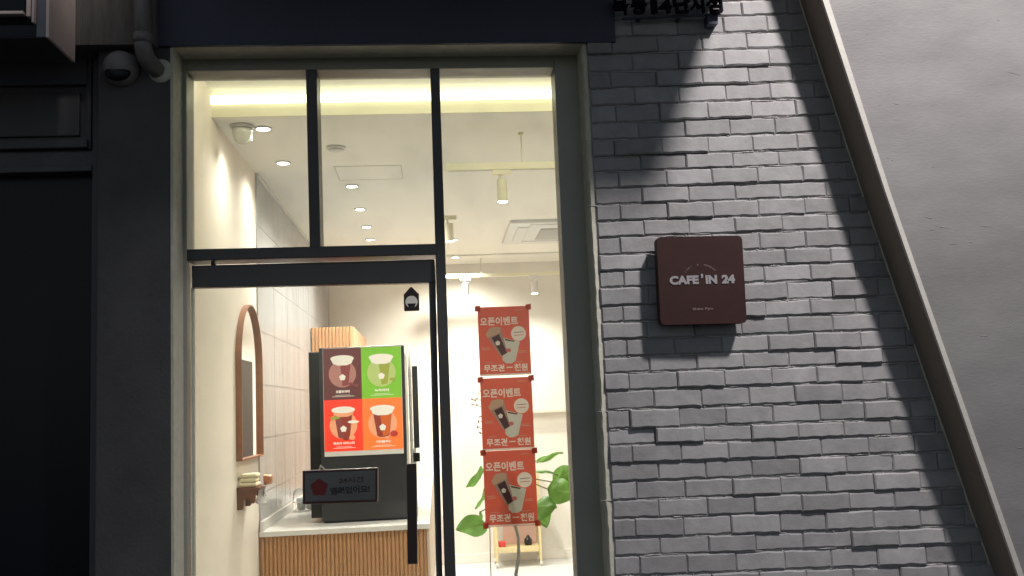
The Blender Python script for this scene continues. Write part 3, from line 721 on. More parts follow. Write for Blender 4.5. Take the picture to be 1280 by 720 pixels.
bm = B(); box(bm, P(33.5, 20).x, P(39.5, 20).x, yn - 0.008, yn + 0.02, z31 + 0.03, 4.2, 0.003); obj('inner_lip', bm, M['lid'], nsn)
bm = B(); box(bm, -3.4, P(30, 18).x, yn - 0.01, yn + 0.02, P(20, 18.5).z, P(20, 14.5).z, 0.003); obj('lower_lip', bm, M['lid'], nsn)
obj('display_face', box(B(), -3.4, P(30, 5).x, yn + 0.012, yn + 0.02, P(20, 14).z, 4.2), M['voidm'], nsn)

# drain pipe
pp = thing('drain_pipe', 'grey drain pipe running down the stained band and turning into the pillar top', 'pipe', tuple(F(177, 30, -0.10)))
ypp = -0.115
a0, a1 = F(177.2, 0, ypp), F(178.6, 53, ypp)
top = a0 + (a0 - a1) * 3.5; dx_ = (a1 - a0)
bm = B(); tube(bm, [top, a0, a1], 0.033, 20); obj('downpipe', bm, M['pipe'], pp, smooth=True)
bm = B(); tube(bm, [a1 + Vector((0, 0, 0.035)), a1 + Vector((0, 0, -0.002))], 0.037, 20); obj('collar', bm, M['pipe'], pp, smooth=True)
el = [a1 + Vector((0, 0, -0.001))]
for k in range(1, 8):
    a_ = math.radians(78) * k / 7; el.append(a1 + Vector((0.018 * (1 - math.cos(a_)), 0.075 * (1 - math.cos(a_)), -0.068 * math.sin(a_) - 0.001)))
e_end = el[-1]; el.append(e_end + Vector((0.02, 0.09, -0.02)))
bm = B(); tube(bm, el, 0.0345, 20); obj('elbow', bm, M['pipe'], pp, smooth=True)
bm = B(); lathe(bm, (e_end.x + 0.025, -0.002, e_end.z - 0.012), [(0.0, -0.012), (0.030, -0.012), (0.05, 0.0), (0.052, 0.006)], 20, 'y'); obj('sealant_collar', bm, M['retmat'], pp, smooth=True)

# dome camera on the pillar
c = F(150, 84, -0.03)
dc = thing('dome_camera', 'grey dome security camera with black lens window on the dark pillar', 'camera', (c.x, 0, c.z))
bm = B(); lathe(bm, (c.x, -0.0, c.z + 0.0), [(0.072, 0.01), (0.074, -0.015), (0.066, -0.045), (0.045, -0.07), (0.02, -0.082), (0.0, -0.084)], 28, 'y')
hs = obj('housing', bm, mat('camera_shell', (0.22, 0.22, 0.21), 0.6), dc, smooth=True)
bm = B(); bmesh.ops.create_uvsphere(bm, u_segments=24, v_segments=14, radius=1, matrix=Matrix.Translation((c.x - 0.002, -0.053, c.z - 0.030)) @ Matrix.Rotation(math.radians(-25), 4, 'X') @ Matrix.Diagonal((0.052, 0.027, 0.040, 1)))
obj('lens_window', bm, M['blackp'], dc, smooth=True)
bm = B(); tube(bm, [(c.x + 0.03, -0.02, c.z + 0.065), (c.x + 0.04, -0.04, c.z + 0.1), (a1.x, -0.06, a1.z + .1)], 0.006, 8); obj('cable', bm, M['blackp'], dc, smooth=True)

cov = lamp('cove_led', 'AREA', ((XL + XR) / 2, 0.40, ZP - 0.03), 10, (1.0, 0.96, 0.74), ((XL + XR) / 2, 1.4, ZP - 0.42))
cov.data.shape = 'RECTANGLE'; cov.data.size = XR - XL - 0.1; cov.data.size_y = 0.03
# ================================================================== INSIDE: ceiling fittings
def spot_under(p, e, size=150, color=(1.0, 0.96, 0.89), soft=0.03):
    return lamp('fitting_light', 'SPOT', (p[0], p[1], p[2]), e, color, (p[0], p[1], p[2] - 1), spot_size=math.radians(size), spot_blend=1.0, shadow_soft_size=soft)
DL = [(329, 160, 'round recessed downlight nearest the window beside the white ceiling dome'),
      (354, 203, 'round recessed downlight in the left pane, below and right of the white ceiling dome'),
      (440, 232, 'highest downlight of the row in the middle upper pane'),
      (450, 261, 'second downlight from the top in the middle upper pane'),
      (458, 283, 'third downlight from the top in the middle upper pane'),
      (463, 299, 'lowest downlight of the row in the middle upper pane, just above the transom'),
      (567, 299, 'downlight at the left edge of the tall pane, level with the ceiling air conditioner'),
      (569, 319, 'downlight at the left edge of the tall pane, just below the air conditioner'),
      (571, 333, 'farthest downlight at the left edge of the tall pane')]
ringbm = B(); lathe(ringbm, (0, 0, 0), [(0.036, 0.004), (0.036, -0.004), (0.045, -0.004), (0.047, 0.0), (0.047, 0.004)], 24)
bmesh.ops.recalc_face_normals(ringbm, faces=ringbm.faces); ring_me = bpy.data.meshes.new('trim_ring'); ringbm.to_mesh(ring_me); ringbm.free(); ring_me.materials.append(M['whitep'])
lensbm = B(); lathe(lensbm, (0, 0, 0), [(0.0, -0.003), (0.0355, -0.003), (0.0355, 0.003), (0.0, 0.003)], 24)
lens_me = bpy.data.meshes.new('light_disc'); lensbm.to_mesh(lens_me); lensbm.free(); lens_me.materials.append(M['lens'])
for px, py, lab in DL:
    p = WZ(px, py, ZC)
    t = thing('downlight', lab, 'ceiling light', (p.x, p.y, ZC), 'recessed ceiling downlights')
    if p.y > yb2: t.location.z = ZC - 0.018
    for nme, me in (('trim_ring', ring_me), ('light_disc', lens_me)):
        o = bpy.data.objects.new(nme, me); COL.objects.link(o); o.parent = t; o.location = (0, 0, -0.004)
    spot_under((p.x, p.y, t.location.z - 0.02), 27 if p.x < -0.8 else 195 if p.y < 4 else 150)

# smoke detector
p = WZ(420, 184, ZC)
t = thing('smoke_detector', 'round white smoke detector on the ceiling, seen in the middle upper pane', 'detector', (p.x, p.y, ZC))
bm = B(); lathe(bm, (p.x, p.y, ZC), [(0.055, 0.002), (0.057, -0.010), (0.05, -0.014), (0.0, -0.014)], 24); obj('base', bm, M['whitep'], t, smooth=False)
bm = B(); lathe(bm, (p.x, p.y, ZC), [(0.045, -0.0145), (0.043, -0.020), (0.03, -0.026), (0, -0.028)], 24); obj('sensor_cap', bm, M['whitep'], t, smooth=True)

# white ceiling dome (left pane)
p = WZ(303, 157, ZC)
t = thing('ceiling_dome', 'white rounded dome unit hanging from the ceiling near the left wall', 'camera', (p.x, p.y, ZC))
bm = B(); lathe(bm, (p.x, p.y, ZC), [(0.062, 0.0), (0.062, -0.014), (0.058, -0.016)], 28); obj('collar', bm, M['whitep'], t)
bm = B(); lathe(bm, (p.x, p.y, ZC), [(0.055, -0.016), (0.052, -0.045), (0.042, -0.075), (0.024, -0.095), (0.0, -0.102)], 28); obj('dome', bm, mat('dome_gloss', (0.62, 0.6, 0.52), 0.1), t, smooth=True)
bm = B(); lathe(bm, (p.x + 0.03, p.y + 0.02, ZC), [(0.018, -0.05), (0.02, -0.075), (0.0, -0.082)], 16); obj('lens', bm, M['lens'] if False else M['whitep'], t, smooth=True)

# ceiling air conditioner cassette
p0, p1 = WZ(638, 275, ZC), WZ(613.5, 302.5, ZC)
ax0, ay0, ay1 = p0.x, p0.y, p1.y; ax1 = ax0 + (ay1 - ay0)
t = thing('ceiling_air_conditioner', 'square white ceiling air conditioner with grille in the tall pane', 'air conditioner', (ax0, ay0, ZC))
W4 = ax1 - ax0
bm = B(); box(bm, ax0, ax1, ay0, ay1, ZC - 0.03, ZC + 0.01, 0.008); obj('panel', bm, mat('ac_panel', (0.66, 0.66, 0.64), 0.4), t)
g0_, g1_ = W4 * 0.26, W4 * 0.74
obj('grille_bed', box(B(), ax0 + g0_, ax0 + g1_, ay0 + g0_, ay0 + g1_, ZC - 0.034, ZC - 0.0295), mat('ac_grille_dark', (0.45, 0.45, 0.44), 0.5), t)
bm = B(); n_ = 22
for k in range(n_):
    y_ = ay0 + g0_ + (g1_ - g0_) * (k + .5) / n_; box(bm, ax0 + g0_, ax0 + g1_, y_ - 0.0055, y_ + 0.0055, ZC - 0.040, ZC - 0.0345)
for k in range(9):
    x_ = ax0 + g0_ + (g1_ - g0_) * (k + .5) / 9; box(bm, x_ - 0.003, x_ + 0.003, ay0 + g0_, ay0 + g1_, ZC - 0.0385, ZC - 0.0348)
tag(obj('grille', bm, M['whitep'], t), kind='stuff')
for (u0, u1, v0, v1) in ((.16, .84, .07, .16), (.16, .84, .84, .93), (.07, .16, .18, .82), (.84, .93, .18, .82)):
    obj('louvre_slot', box(B(), ax0 + W4 * u0, ax0 + W4 * u1, ay0 + W4 * v0, ay0 + W4 * v1, ZC - 0.0315, ZC - 0.0298), mat('ac_slot', (0.42, 0.42, 0.40), 0.5) if 'ac_slot' not in MATS else MATS['ac_slot'], t)
    obj('louvre', box(B(), ax0 + W4 * u0 + .004, ax0 + W4 * u1 - .004, ay0 + W4 * v0 + .004, ay0 + W4 * v1 - .004, ZC - 0.034, ZC - 0.0316, 0.0008), MATS['ac_panel'], t)

# track rails
mtr = mat('track_cream', (0.80, 0.76, 0.58), 0.45)
pr0 = WZ(651, 166, ZC); yr = pr0.y; zr1 = F(651, 203, yr).z; zr0 = F(651, 212.0, yr).z
t = thing('front_track_rail', 'cream lighting track rail hung from a thin rod, across the top of the tall pane', 'track rail', (pr0.x, yr, zr0))
xq0 = F(556, 215, yr).x
obj('rail', box(B(), xq0, 1.4, yr - 0.017, yr + 0.017, zr0, zr1, 0.002), mtr, t)
obj('rail_slot', box(B(), xq0 + 0.02, 1.38, yr - 0.005, yr + 0.005, zr0 - 0.002, zr0 + 0.001), M['grout'], t)
bm = B(); tube(bm, [(pr0.x, yr, zr1), (pr0.x, yr, ZC)], 0.004, 8); obj('rod', bm, mtr, t)
bm = B(); lathe(bm, (pr0.x, yr, ZC), [(0.016, 0), (0.016, -0.012), (0.004, -0.014)], 16); obj('rod_cap', bm, mtr, t)
p2 = WZ(601, 319, ZC - 0.018); yr2 = min(WZ(601, 319, ZC).y + 0.1, YB - 0.4); 
zq1 = F(601, 342, yr2).z; zq0 = F(601, 346.5, yr2).z
t = thing('rear_track_rail', 'pale lighting track rail near the back wall, above the red posters', 'track rail', (p2.x, yr2, zq0))
obj('rail', box(B(), F(556, 346, yr2).x, 2.0, yr2 - 0.017, yr2 + 0.017, zq0, zq1, 0.002), mtr, t)
xrod = F(601, 330, yr2).x
bm = B(); tube(bm, [(xrod, yr2, zq1), (xrod, yr2, ZC - 0.018)], 0.005, 8); obj('rod', bm, MATS['hatch_gap'], t)

def track_light(px, y, ztop, r, ln, lab, m, e):
    x = F(px, 240, y).x if y < 3 else F(px, 358, y).x
    t = thing('track_light', lab, 'spotlight', (x, y, ztop), 'track spotlights')
    bm = B(); box(bm, x - 0.052, x + 0.052, y - 0.016, y + 0.016, ztop - 0.03, ztop - 0.001, 0.002); obj('adapter', bm, m, t)
    bm = B(); tube(bm, [(x - 0.012, y, ztop - 0.028), (x - 0.012, y, ztop - 0.055)], 0.007, 10); obj('stem', bm, m, t)
    bm = B(); lathe(bm, (x, y, ztop - 0.055 - ln), [(r * .98, 0), (r, 0.002), (r, ln * .62), (r * .96, ln * .625), (r * .96, ln * .64), (r, ln * .65), (r, ln - 0.004), (r * .9, ln)], 24); obj('lamp_body', bm, m, t, smooth=False)
    bm = B(); lathe(bm, (x, y, ztop - 0.055 - ln), [(0, -0.003), (r * .9, -0.003), (r * .9, 0.0)], 24); obj('light_disc', bm, M['lens'], t)
    spot_under((x, y, ztop - 0.075 - ln), e * 7, 140)
    return t
track_light(628, yr, zr0, 0.029, 0.125, 'large cream track spotlight hanging in the tall pane above the posters', mtr, 14)
track_light(560, WZ(640, 232, ZC).y, zr0 + 0.01, 0.029, 0.125, 'cream spotlight half hidden behind the frame at the left edge of the tall pane', mtr, 10)
mlil = mat('track_pale_lilac', (0.70, 0.67, 0.66), 0.5)
track_light(582, yr2, zq0, 0.035, 0.13, 'pale spotlight at the back, above left of the posters', mlil, 7)
track_light(668, yr2, zq0, 0.035, 0.13, 'pale spotlight at the back, above right of the posters', mlil, 7)

# ================================================================== INSIDE: counter, machine, cabinet
cf = WX(323, 665, XL); zct = cf.z; ycf = cf.y
xc1 = F(535.5, 658, ycf).x
ct = thing('counter', 'long counter with white top and fluted oak front', 'counter', (XL, ycf, 0))
obj('top', box(B(), XL + 0.006, xc1 + 0.008, ycf - 0.01, YB - 0.02, zct - 0.032, zct, 0.003), M['counter'], ct)
obj('carcass', box(B(), XL + 0.006, xc1 - 0.012, ycf + 0.015, YB - 0.02, 0.0, zct - 0.033), M['wood'], ct)
bm = B(); pitch = 0.0245; n_ = int((xc1 - XL - 0.02) / pitch)
def flute(bm, x, y, z0, z1, r, yy=False):
    prof = [(-r, 0), (-r * .8, -r * .62), (-r * .35, -r), (r * .35, -r), (r * .8, -r * .62), (r, 0)]
    a = [bm.verts.new((x + u, y + v, z0)) for u, v in prof]; b = [bm.verts.new((x + u, y + v, z1)) for u, v in prof]
    for i in range(5): bm.faces.new((a[i], a[i + 1], b[i + 1], b[i]))
for k in range(n_): flute(bm, XL + 0.022 + pitch * k, ycf + 0.015, 0.002, zct - 0.034, 0.0108)
tag(obj('fluted_slat', bm, M['wood'], ct), kind='stuff')
# white end return seen right of the slats
obj('end_panel', box(B(), xc1 - 0.0115, xc1 + 0.004, ycf + 0.0, YB - 0.02, 0.0, zct - 0.033, 0.001), mat('pale_end_panel', (0.66, 0.50, 0.40), 0.5), ct)
# upstand on the wall side
obj('upstand', box(B(), XL + 0.01, XL + 0.028, ycf + 0.0, YB - 0.02, zct + 0.0005, zct + 0.06, 0.002), M['counter'], ct)

# tall fluted cabinet in the far corner
yk = WX(387, 440, XL).y; xk = F(442, 420, yk).x; zk = F(415, 409, yk).z
kb = thing('corner_cabinet', 'tall fluted oak cabinet in the far left corner behind the drinks machine', 'cabinet', (XL, yk, zct))
obj('carcass', box(B(), XL + 0.012, xk, yk + 0.012, YB - 0.002, zct + 0.062, zk, 0.002), mat('oak_plain', (0.56, 0.33, 0.18), 0.5, var=0.1, vscale=8, stretch=(4, 4, .6)), kb)
bm = B(); pk = 0.030
for k in range(int((xk - XL - 0.02) / pk)): flute(bm, XL + 0.03 + pk * k, yk + 0.012, zct + 0.065, zk, 0.0135)
tag(obj('fluted_slat', bm, M['wood'], kb), kind='stuff')

# drinks machine
pm = WZ(455, 652, zct); ym = pm.y
X_ = lambda px, py=540: F(px, py, ym).x
Zm = lambda py, px=455: F(px, py, ym).z
mt, mb = Zm(433), zct + 0.012
xm0, xm1 = F(400.5, 540, ym).x, F(508, 540, ym).x
dm = thing('drinks_machine', 'tall black drinks vending machine with four coloured menu pictures on the counter', 'vending machine', (pm.x, ym, zct))
obj('front_door', box(B(), xm0, xm1, ym, ym + 0.06, mb, mt, 0.006), M['machine'], dm)
yb_ = ym + 0.0605
obj('body', box(B(), F(386.5, 500, yb_).x, F(505, 500, yb_).x, yb_, ym + 0.98, zct + 0.03, F(395, 440, yb_).z, 0.006), M['machined'], dm)
for xx in (xm0 + 0.05, xm1 - 0.05):
    for yy in (ym + 0.04, ym + 0.9): obj('foot', lathe(B(), (xx, yy, zct), [(0.018, 0.0005), (0.018, 0.031)], 12), M['blackp'], dm)
obj('base_line', box(B(), xm0 + 0.01, xm1 - 0.01, ym + 0.003, ym + 0.02, mb - 0.01, mb + 0.008), M['blackp'], dm)
# menu pictures
yme = ym - 0.004
mx0, mx1 = F(404.8, 500, yme).x, F(502.5, 500, yme).x
mz1, mz0 = F(453, 434.5, yme).z, F(453, 563, yme).z
mxm, mzm = F(452.6, 500, yme).x, F(453, 498.5, yme).z
fr = obj('menu_frame', box(B(), mx0 - 0.002, mx1 + 0.002, ym - 0.0035, ym + 0.001, F(453, 569, yme).z, mz1 + 0.002), M['counter'], dm)
def menu(x0, x1, z0, z1, bgm, halo, liquid, body, name, sub, extra):
    y = yme
    o = obj('menu_picture', box(B(), x0, x1, y, y + 0.002, z0, z1), bgm, dm)
    w_, h_ = x1 - x0, z1 - z0; X = lambda u: x0 + u * w_; Z = lambda v: z0 + v * h_
    def fl(nm, polys, m, dy): 
        bm = B()
        for p in polys: prism(bm, p, y - dy, y - dy + 0.0005)
        oo = obj(nm, bm, m, o); return oo
    fl('halo', [disc(X(.5), Z(.50), w_ * .36)], halo, 0.001)
    fl('cup', [[(X(.26), Z(.76)), (X(.74), Z(.76)), (X(.66), Z(.27)), (X(.60), Z(.245)), (X(.42), Z(.245)), (X(.36), Z(.27))]], body, 0.002)
    fl('drink', [[(X(.44), Z(.70)), (X(.72), Z(.70)), (X(.65), Z(.28)), (X(.50), Z(.26))]], liquid, 0.003)
    fl('lid', [disc(X(.5), Z(.80), w_ * .31, h_ * .065)], M['mcream'], 0.004)
    fl('lid_rim', [[(X(.20), Z(.79)), (X(.80), Z(.79)), (X(.74), Z(.70)), (X(.62), Z(.665)), (X(.38), Z(.665)), (X(.26), Z(.70))]], M['mcream'] if name != 2 else M['mpeach'], 0.0035)
    fl('flower_mark', [flower(X(.50), Z(.43), w_ * .085)], M['mcream'], 0.0045)
    if extra:
        for (u, v, ru, rv, m) in extra: fl('garnish', [disc(X(u), Z(v), w_ * ru, h_ * rv, 14)], m, 0.005)
    nm = text('menu_name', sub, M['mcream'], o, X(.5), Z(.155), y - 0.001, w_ * (.36 if len(sub) < 6 else .55), h_ * .055, bold=0.04)
    fl('caption', [[(X(.22), Z(.055)), (X(.80), Z(.06)), (X(.80), Z(.068)), (X(.22), Z(.063))], [(X(.30), Z(.08)), (X(.70), Z(.083)), (X(.70), Z(.09)), (X(.30), Z(.087))]], M['mcream'], 0.001)
menu(mx0, mxm, mzm, mz1, M['mbrown'], M['mrose'], M['mroseD'], M['mrose'], 0, '초콜릿라떼', [(.72, .30, .07, .03, M['mroseD']), (.86, .27, .06, .03, M['mroseD'])])
menu(mxm, mx1, mzm, mz1, M['mgreen'], M['mlime'], M['mlimeD'], M['mlime'], 1, '녹차라떼', [(.78, .36, .08, .03, M['mlimeD'])])
menu(mx0, mxm, mz0, mzm, M['mred'], M['mpeach'], M['mtea'], M['mroseD'], 2, '복숭아 아이스티', [(.28, .65, .13, .03, M['mlimeD']), (.76, .56, .15, .03, M['mcream']), (.72, .26, .08, .05, M['mpeach']), (.56, .24, .08, .03, M['mtea'])])
menu(mxm, mx1, mz0, mzm, M['morange'], M['mpeach'], M['mtea2'], M['mtea'], 3, '자몽티', [(.78, .30, .10, .06, MATS['redbox'] if 'redbox' in MATS else M['redbox']), (.60, .23, .06, .03, M['mpeach'])])

# cup dispenser at the right of the machine
yd_ = ym + 0.12
dp = thing('cup_dispenser', 'slim black cup dispenser with a white cup tube, right of the drinks machine', 'dispenser', (F(515, 560, yd_).x, yd_, zct))
xt = F(513, 500, yd_).x; zt0_, zt1_ = F(513, 590, yd_).z, F(513, 436, yd_).z
bm = B(); lathe(bm, (xt, yd_, 0), [(0.010, zt0_), (0.010, zt1_), (0.006, zt1_ + 0.006), (0, zt1_ + 0.006)], 14); obj('cup_tube', bm, M['cup'], dp, smooth=True)
for yy in (470, 494, 522, 550):
    z_ = F(513, yy, yd_).z; bm = B(); lathe(bm, (xt, yd_, z_), [(0.010, -0.004), (0.013, -0.003), (0.013, 0.003), (0.010, 0.004)], 14); obj('tube_ring', bm, M['whitep'], dp)
obj('housing', box(B(), F(515.8, 500, yd_).x, F(522.6, 500, yd_).x, yd_ - 0.01, yd_ + 0.12, F(519, 560, yd_).z, F(519, 457.5, yd_).z, 0.002), M['machine'], dp)
obj('card_reader', box(B(), F(517, 570, yd_).x, F(525, 570, yd_).x, yd_ - 0.012, yd_ + 0.02, F(519, 577, yd_).z, F(519, 566, yd_).z, 0.002), M['machined'], dp)
obj('stand', box(B(), F(516.5, 570, yd_).x, F(520.5, 570, yd_).x, yd_, yd_ + 0.03, zct + 0.001, F(519, 560.5, yd_).z, 0.001), M['whitep'], dp)

# cup rack and bowls left of the machine
yr_ = ym + 0.05
pr_ = WZ(384, 640, zct)
rk = thing('wire_rack', 'steel wire cup rack with clear cups on the counter, left of the drinks machine', 'rack', (pr_.x, pr_.y, zct))
bm = B(); x0, x1, y0, y1 = pr_.x - 0.10, pr_.x + 0.07, pr_.y, pr_.y + 0.26
for z_ in (zct + 0.008, zct + 0.07):
    tube(bm, [(x0, y0, z_), (x1, y0, z_), (x1, y1, z_), (x0, y1, z_), (x0, y0, z_)], 0.003, 6)
for k in range(9):
    t_ = x0 + (x1 - x0) * k / 8; tube(bm, [(t_, y0, zct + 0.008), (t_, y0, zct + 0.07)], 0.0018, 5); tube(bm, [(t_, y0, zct + 0.01), (t_, y1, zct + 0.01)], 0.0018, 5)
tube(bm, [(x0, y0, zct + 0.07), (x0 + 0.01, y0, zct + 0.15), (x0 + 0.05, y0, zct + 0.17)], 0.003, 6)
obj('rack_wire', bm, M['chrome'], rk)
for k, (dx, dy) in enumerate(((-0.05, 0.06), (0.02, 0.07), (-0.02, 0.17))):
    bm = B(); lathe(bm, (pr_.x + dx, pr_.y + dy, zct + 0.012), [(0.026, 0.0), (0.034, 0.085), (0.032, 0.085), (0.024, 0.004)], 18)
    tag(obj('clear_cup', bm, M['cup'], None, smooth=True), ['pale plastic cup at the left in the wire rack', 'pale plastic cup at the right in the wire rack beside the machine', 'pale plastic cup at the back of the wire rack'][k], 'cup', 'cups in the wire rack')
p = WZ(345, 648, zct)

# ================================================================== INSIDE: mirror and shelf on the left wall
y0m, y1m = WX(294.3, 480, XL).y, WX(321.8, 480, XL).y
zb0 = WX(295, 577, XL).z; ymid = (y0m + y1m) / 2; ztop = WX(307, 381, XL).z
rr_ = (y1m - y0m) / 2; aspect = 1.0
mr = thing('arched_mirror', 'arched mirror with walnut frame on the cream left wall', 'mirror', (XL, ymid, zb0))
def arch(r, bot, n=22):
    zc2 = ztop - rr_
    return [(ymid - r, bot)] + [(ymid - r * math.cos(math.pi * k / n), zc2 + r * math.sin(math.pi * k / n)) for k in range(n + 1)] + [(ymid + r, bot)]
def xprism(bm, outer, x0, x1, inner=None):
    if inner is None:
        a = [bm.verts.new((x0, p[0], p[1])) for p in outer]; b = [bm.verts.new((x1, p[0], p[1])) for p in outer]; n = len(outer)
        bm.faces.new(a); bm.faces.new(b[::-1])
        for i in range(n): bm.faces.new((a[i], b[i], b[(i + 1) % n], a[(i + 1) % n]))
    else:
        n = len(outer); A = [[bm.verts.new((x, p[0], p[1])) for p in pp] for x in (x0, x1) for pp in (outer, inner)]
        for i in range(n):
            j = (i + 1) % n
            bm.faces.new((A[0][i], A[0][j], A[2][j], A[2][i])); bm.faces.new((A[1][i], A[1][j], A[3][j], A[3][i]))
            bm.faces.new((A[2][i], A[2][j], A[3][j], A[3][i])); bm.faces.new((A[0][i], A[0][j], A[1][j], A[1][i]))
    return bm
obj('frame', xprism(B(), arch(rr_, zb0), XL + 0.001, XL + 0.034, arch(rr_ - 0.009, zb0 + 0.009)), mat('mirror_walnut', (0.30, 0.13, 0.065), 0.45, var=0.15, vscale=12), mr)
obj('mirror_glass', xprism(B(), arch(rr_ - 0.0085, zb0 + 0.0085), XL + 0.004, XL + 0.012), M['mirror'], mr)

ys0 = WX(296, 612, XL).y
zs = WX(296, 613, XL).z
sh = thing('wall_shelf', 'small walnut wall shelf with notched bracket below the mirror', 'shelf', (XL, ys0, zs))
sw_ = 0.115; sl2 = 0.26
obj('board', box(B(), XL + 0.001, XL + sw_ + 0.01, ys0 - 0.01, ys0 + sl2, zs, zs + 0.012, 0.002), M['wooddark'], sh)
for yy in (ys0 + 0.0, ys0 + sl2 - 0.03):
    bm = B(); prism(bm, [(XL + 0.002, zs - 0.001), (XL + sw_ - 0.012, zs - 0.001), (XL + sw_ - 0.018, zs - 0.068), (XL + sw_ - 0.028, zs - 0.076), (XL + sw_ - 0.042, zs - 0.070), (XL + sw_ - 0.046, zs - 0.050), (XL + sw_ - 0.060, zs - 0.048), (XL + 0.036, zs - 0.056), (XL + 0.034, zs - 0.098), (XL + 0.028, zs - 0.106), (XL + 0.002, zs - 0.108)], yy, yy + 0.018, 0.001)
    obj('bracket', bm, M['wooddark'], sh)
# folded towels
for k in range(3):
    bm = B(); dz = zs + 0.0135 + k * 0.024
    box(bm, XL + 0.010 + 0.004 * k, XL + 0.105 - 0.004 * (k % 2), ys0 + 0.0 + 0.004 * k, ys0 + 0.13, dz, dz + 0.023, 0.009)
    tag(obj('folded_towel', bm, M['towel'], None, smooth=True), ['lowest folded cream towel on the wall shelf', 'middle folded cream towel on the wall shelf', 'top folded cream towel on the wall shelf'][k], 'towel', 'folded towels on the shelf')
pc = (XL + 0.125, ys0 + 0.22)
bm = B(); lathe(bm, (pc[0] + 0.006, pc[1], zs + 0.0125), [(0.022, 0), (0.026, 0.012), (0.027, 0.040), (0.022, 0.05), (0.020, 0.046), (0.0, 0.044)], 16)
tag(obj('copper_cup', bm, M['copper'], None, smooth=True), 'small copper cup at the far end of the wall shelf', 'cup')
bm = B(); nxx, nzz = 7, 10; grid = []
for i in range(nxx + 1):
    row = []
    for j in range(nzz + 1):
        u, v = i / nxx, j / nzz
        hang = 0.125 * v * (0.55 + 0.45 * math.sin(u * 3.1 + .5)); out_ = 0.03 * math.sin(v * 3.14)
        row.append(bm.verts.new((XL + 0.085 + 0.055 * u + 0.012 * math.sin(9 * u + 3 * v) * (0.3 + v), ys0 + 0.135 - 0.02 * math.sin(7 * u) * v, zs + 0.022 - hang + 0.012 * math.sin(u * 6))))
    grid.append(row)
for i in range(nxx):
    for j in range(nzz): bm.faces.new((grid[i][j], grid[i + 1][j], grid[i + 1][j + 1], grid[i][j + 1]))
oc = obj('hanging_cloth', bm, M['cloth'], None, smooth=True); tag(oc, 'white cloth draped over the edge of the wall shelf', 'cloth')
sm = oc.modifiers.new('thick', 'SOLIDIFY'); sm.thickness = 0.003

# ================================================================== INSIDE: back of the room
# white wall cabinet seen right of the posters
xw0 = F(655, 470, YB).x
wc = thing('wall_cabinet', 'plain white wall cabinet on the back wall, right of the posters', 'cabinet', (xw0, YB, F(680, 514, YB).z))
zw0, zw1 = F(680, 513, YB - 0.05).z, F(680, 438, YB - 0.05).z
obj('cabinet_body', box(B(), xw0, 2.2, YB - 0.05, YB - 0.0, zw0, zw1, 0.003), M['backwall'], wc)
obj('cabinet_ledge', box(B(), xw0 - 0.01, 2.21, YB - 0.065, YB - 0.001, zw0 - 0.022, zw0 - 0.001, 0.002), M['wall'], wc)

# trolley
yt = YB - 0.42
tr = thing('serving_trolley', 'pale wood trolley on white castors against the back wall, below the posters', 'trolley', (F(648, 700, yt).x, yt, 0))
xa, xb_ = F(621, 690, yt).x, F(676, 690, yt).x
ztr = F(648, 684, yt).z; zbase = 0.055
bm = B()
for sx in (xa, xb_):
    for sy in (yt, yt + 0.30): pass
for sx in (xa, xb_):
    for sy in (yt, yt + 0.30):
        obj('post', box(B(), sx - 0.012, sx + 0.012, sy - 0.012, sy + 0.012, zbase, 0.92, 0.002), M['palewood'], tr)
        bm = B(); lathe(bm, (sx, sy, 0.027), [(0.0, -0.011), (0.024, -0.011), (0.026, 0), (0.024, 0.011), (0, 0.011)], 16, 'x'); obj('castor', bm, M['whitep'], tr, smooth=False)
for zz_ in (ztr - 0.05, ztr + 0.36, ztr + 0.72):
    obj('tray', box(B(), xa + 0.013, xb_ - 0.013, yt - 0.008, yt + 0.306, zz_, zz_ + 0.055, 0.003), M['palewood'], tr)
zt_ = ztr + 0.0065
x_ = F(628, 680, yt).x
tag(obj('red_box', box(B(), x_ - 0.035, x_ + 0.035, yt + 0.03, yt + 0.12, zt_, zt_ + 0.05, 0.004), M['redbox']), 'small red box on the lower trolley tray, left side', 'box')
x_ = F(661, 674, yt).x
bm = B(); lathe(bm, (x_, yt + 0.09, zt_), [(0.035, 0), (0.042, 0.03), (0.036, 0.06), (0.02, 0.075), (0.012, 0.095), (0.0, 0.098)], 16)
tag(obj('dark_jar', bm, M['machined'], None, smooth=True), 'dark lidded jar on the lower trolley tray, right side', 'jar')
tag(obj('pink_menu_card', box(B(), F(630, 660, yt).x, F(672, 660, yt).x, yt + 0.20, yt + 0.21, zt_, zt_ + 0.20), M['pinkbox']), 'pale pink card standing on the lower trolley tray', 'card')

# fiddle plant behind the posters
yv = 1.15
pt = F(648, 660, yv)
plt = thing('potted_fig_plant', 'leafy potted fig plant with a thin grey stem behind the red posters', 'plant', (pt.x, yv, 0))
base = F(645, 735, yv)
stem = [Vector((base.x - 0.01, yv, 0.30)), Vector((base.x, yv, base.z)), F(645, 718, yv), F(648.5, 695, yv), F(648, 672, yv), F(643.5, 655, yv), F(640, 630, yv), F(642, 600, yv), F(650, 565, yv)]
bm = B(); tube(bm, stem, [0.011, 0.010, .0095, .009, .0085, .008, .007, .006, .004], 10); obj('stem', bm, M['trunk'], plt, smooth=True)
bm = B(); lathe(bm, (base.x, yv, 0.0), [(0.10, 0.001), (0.135, 0.30), (0.125, 0.30), (0.12, 0.27), (0.0, 0.27)], 28); obj('pot', bm, mat('pot_white', (0.6, 0.58, 0.55), 0.5), plt, smooth=False)
bm = B(); lathe(bm, (base.x, yv, 0.272), [(0.119, 0.0), (0.0, 0.012)], 20); obj('soil', bm, M['soil'], plt)
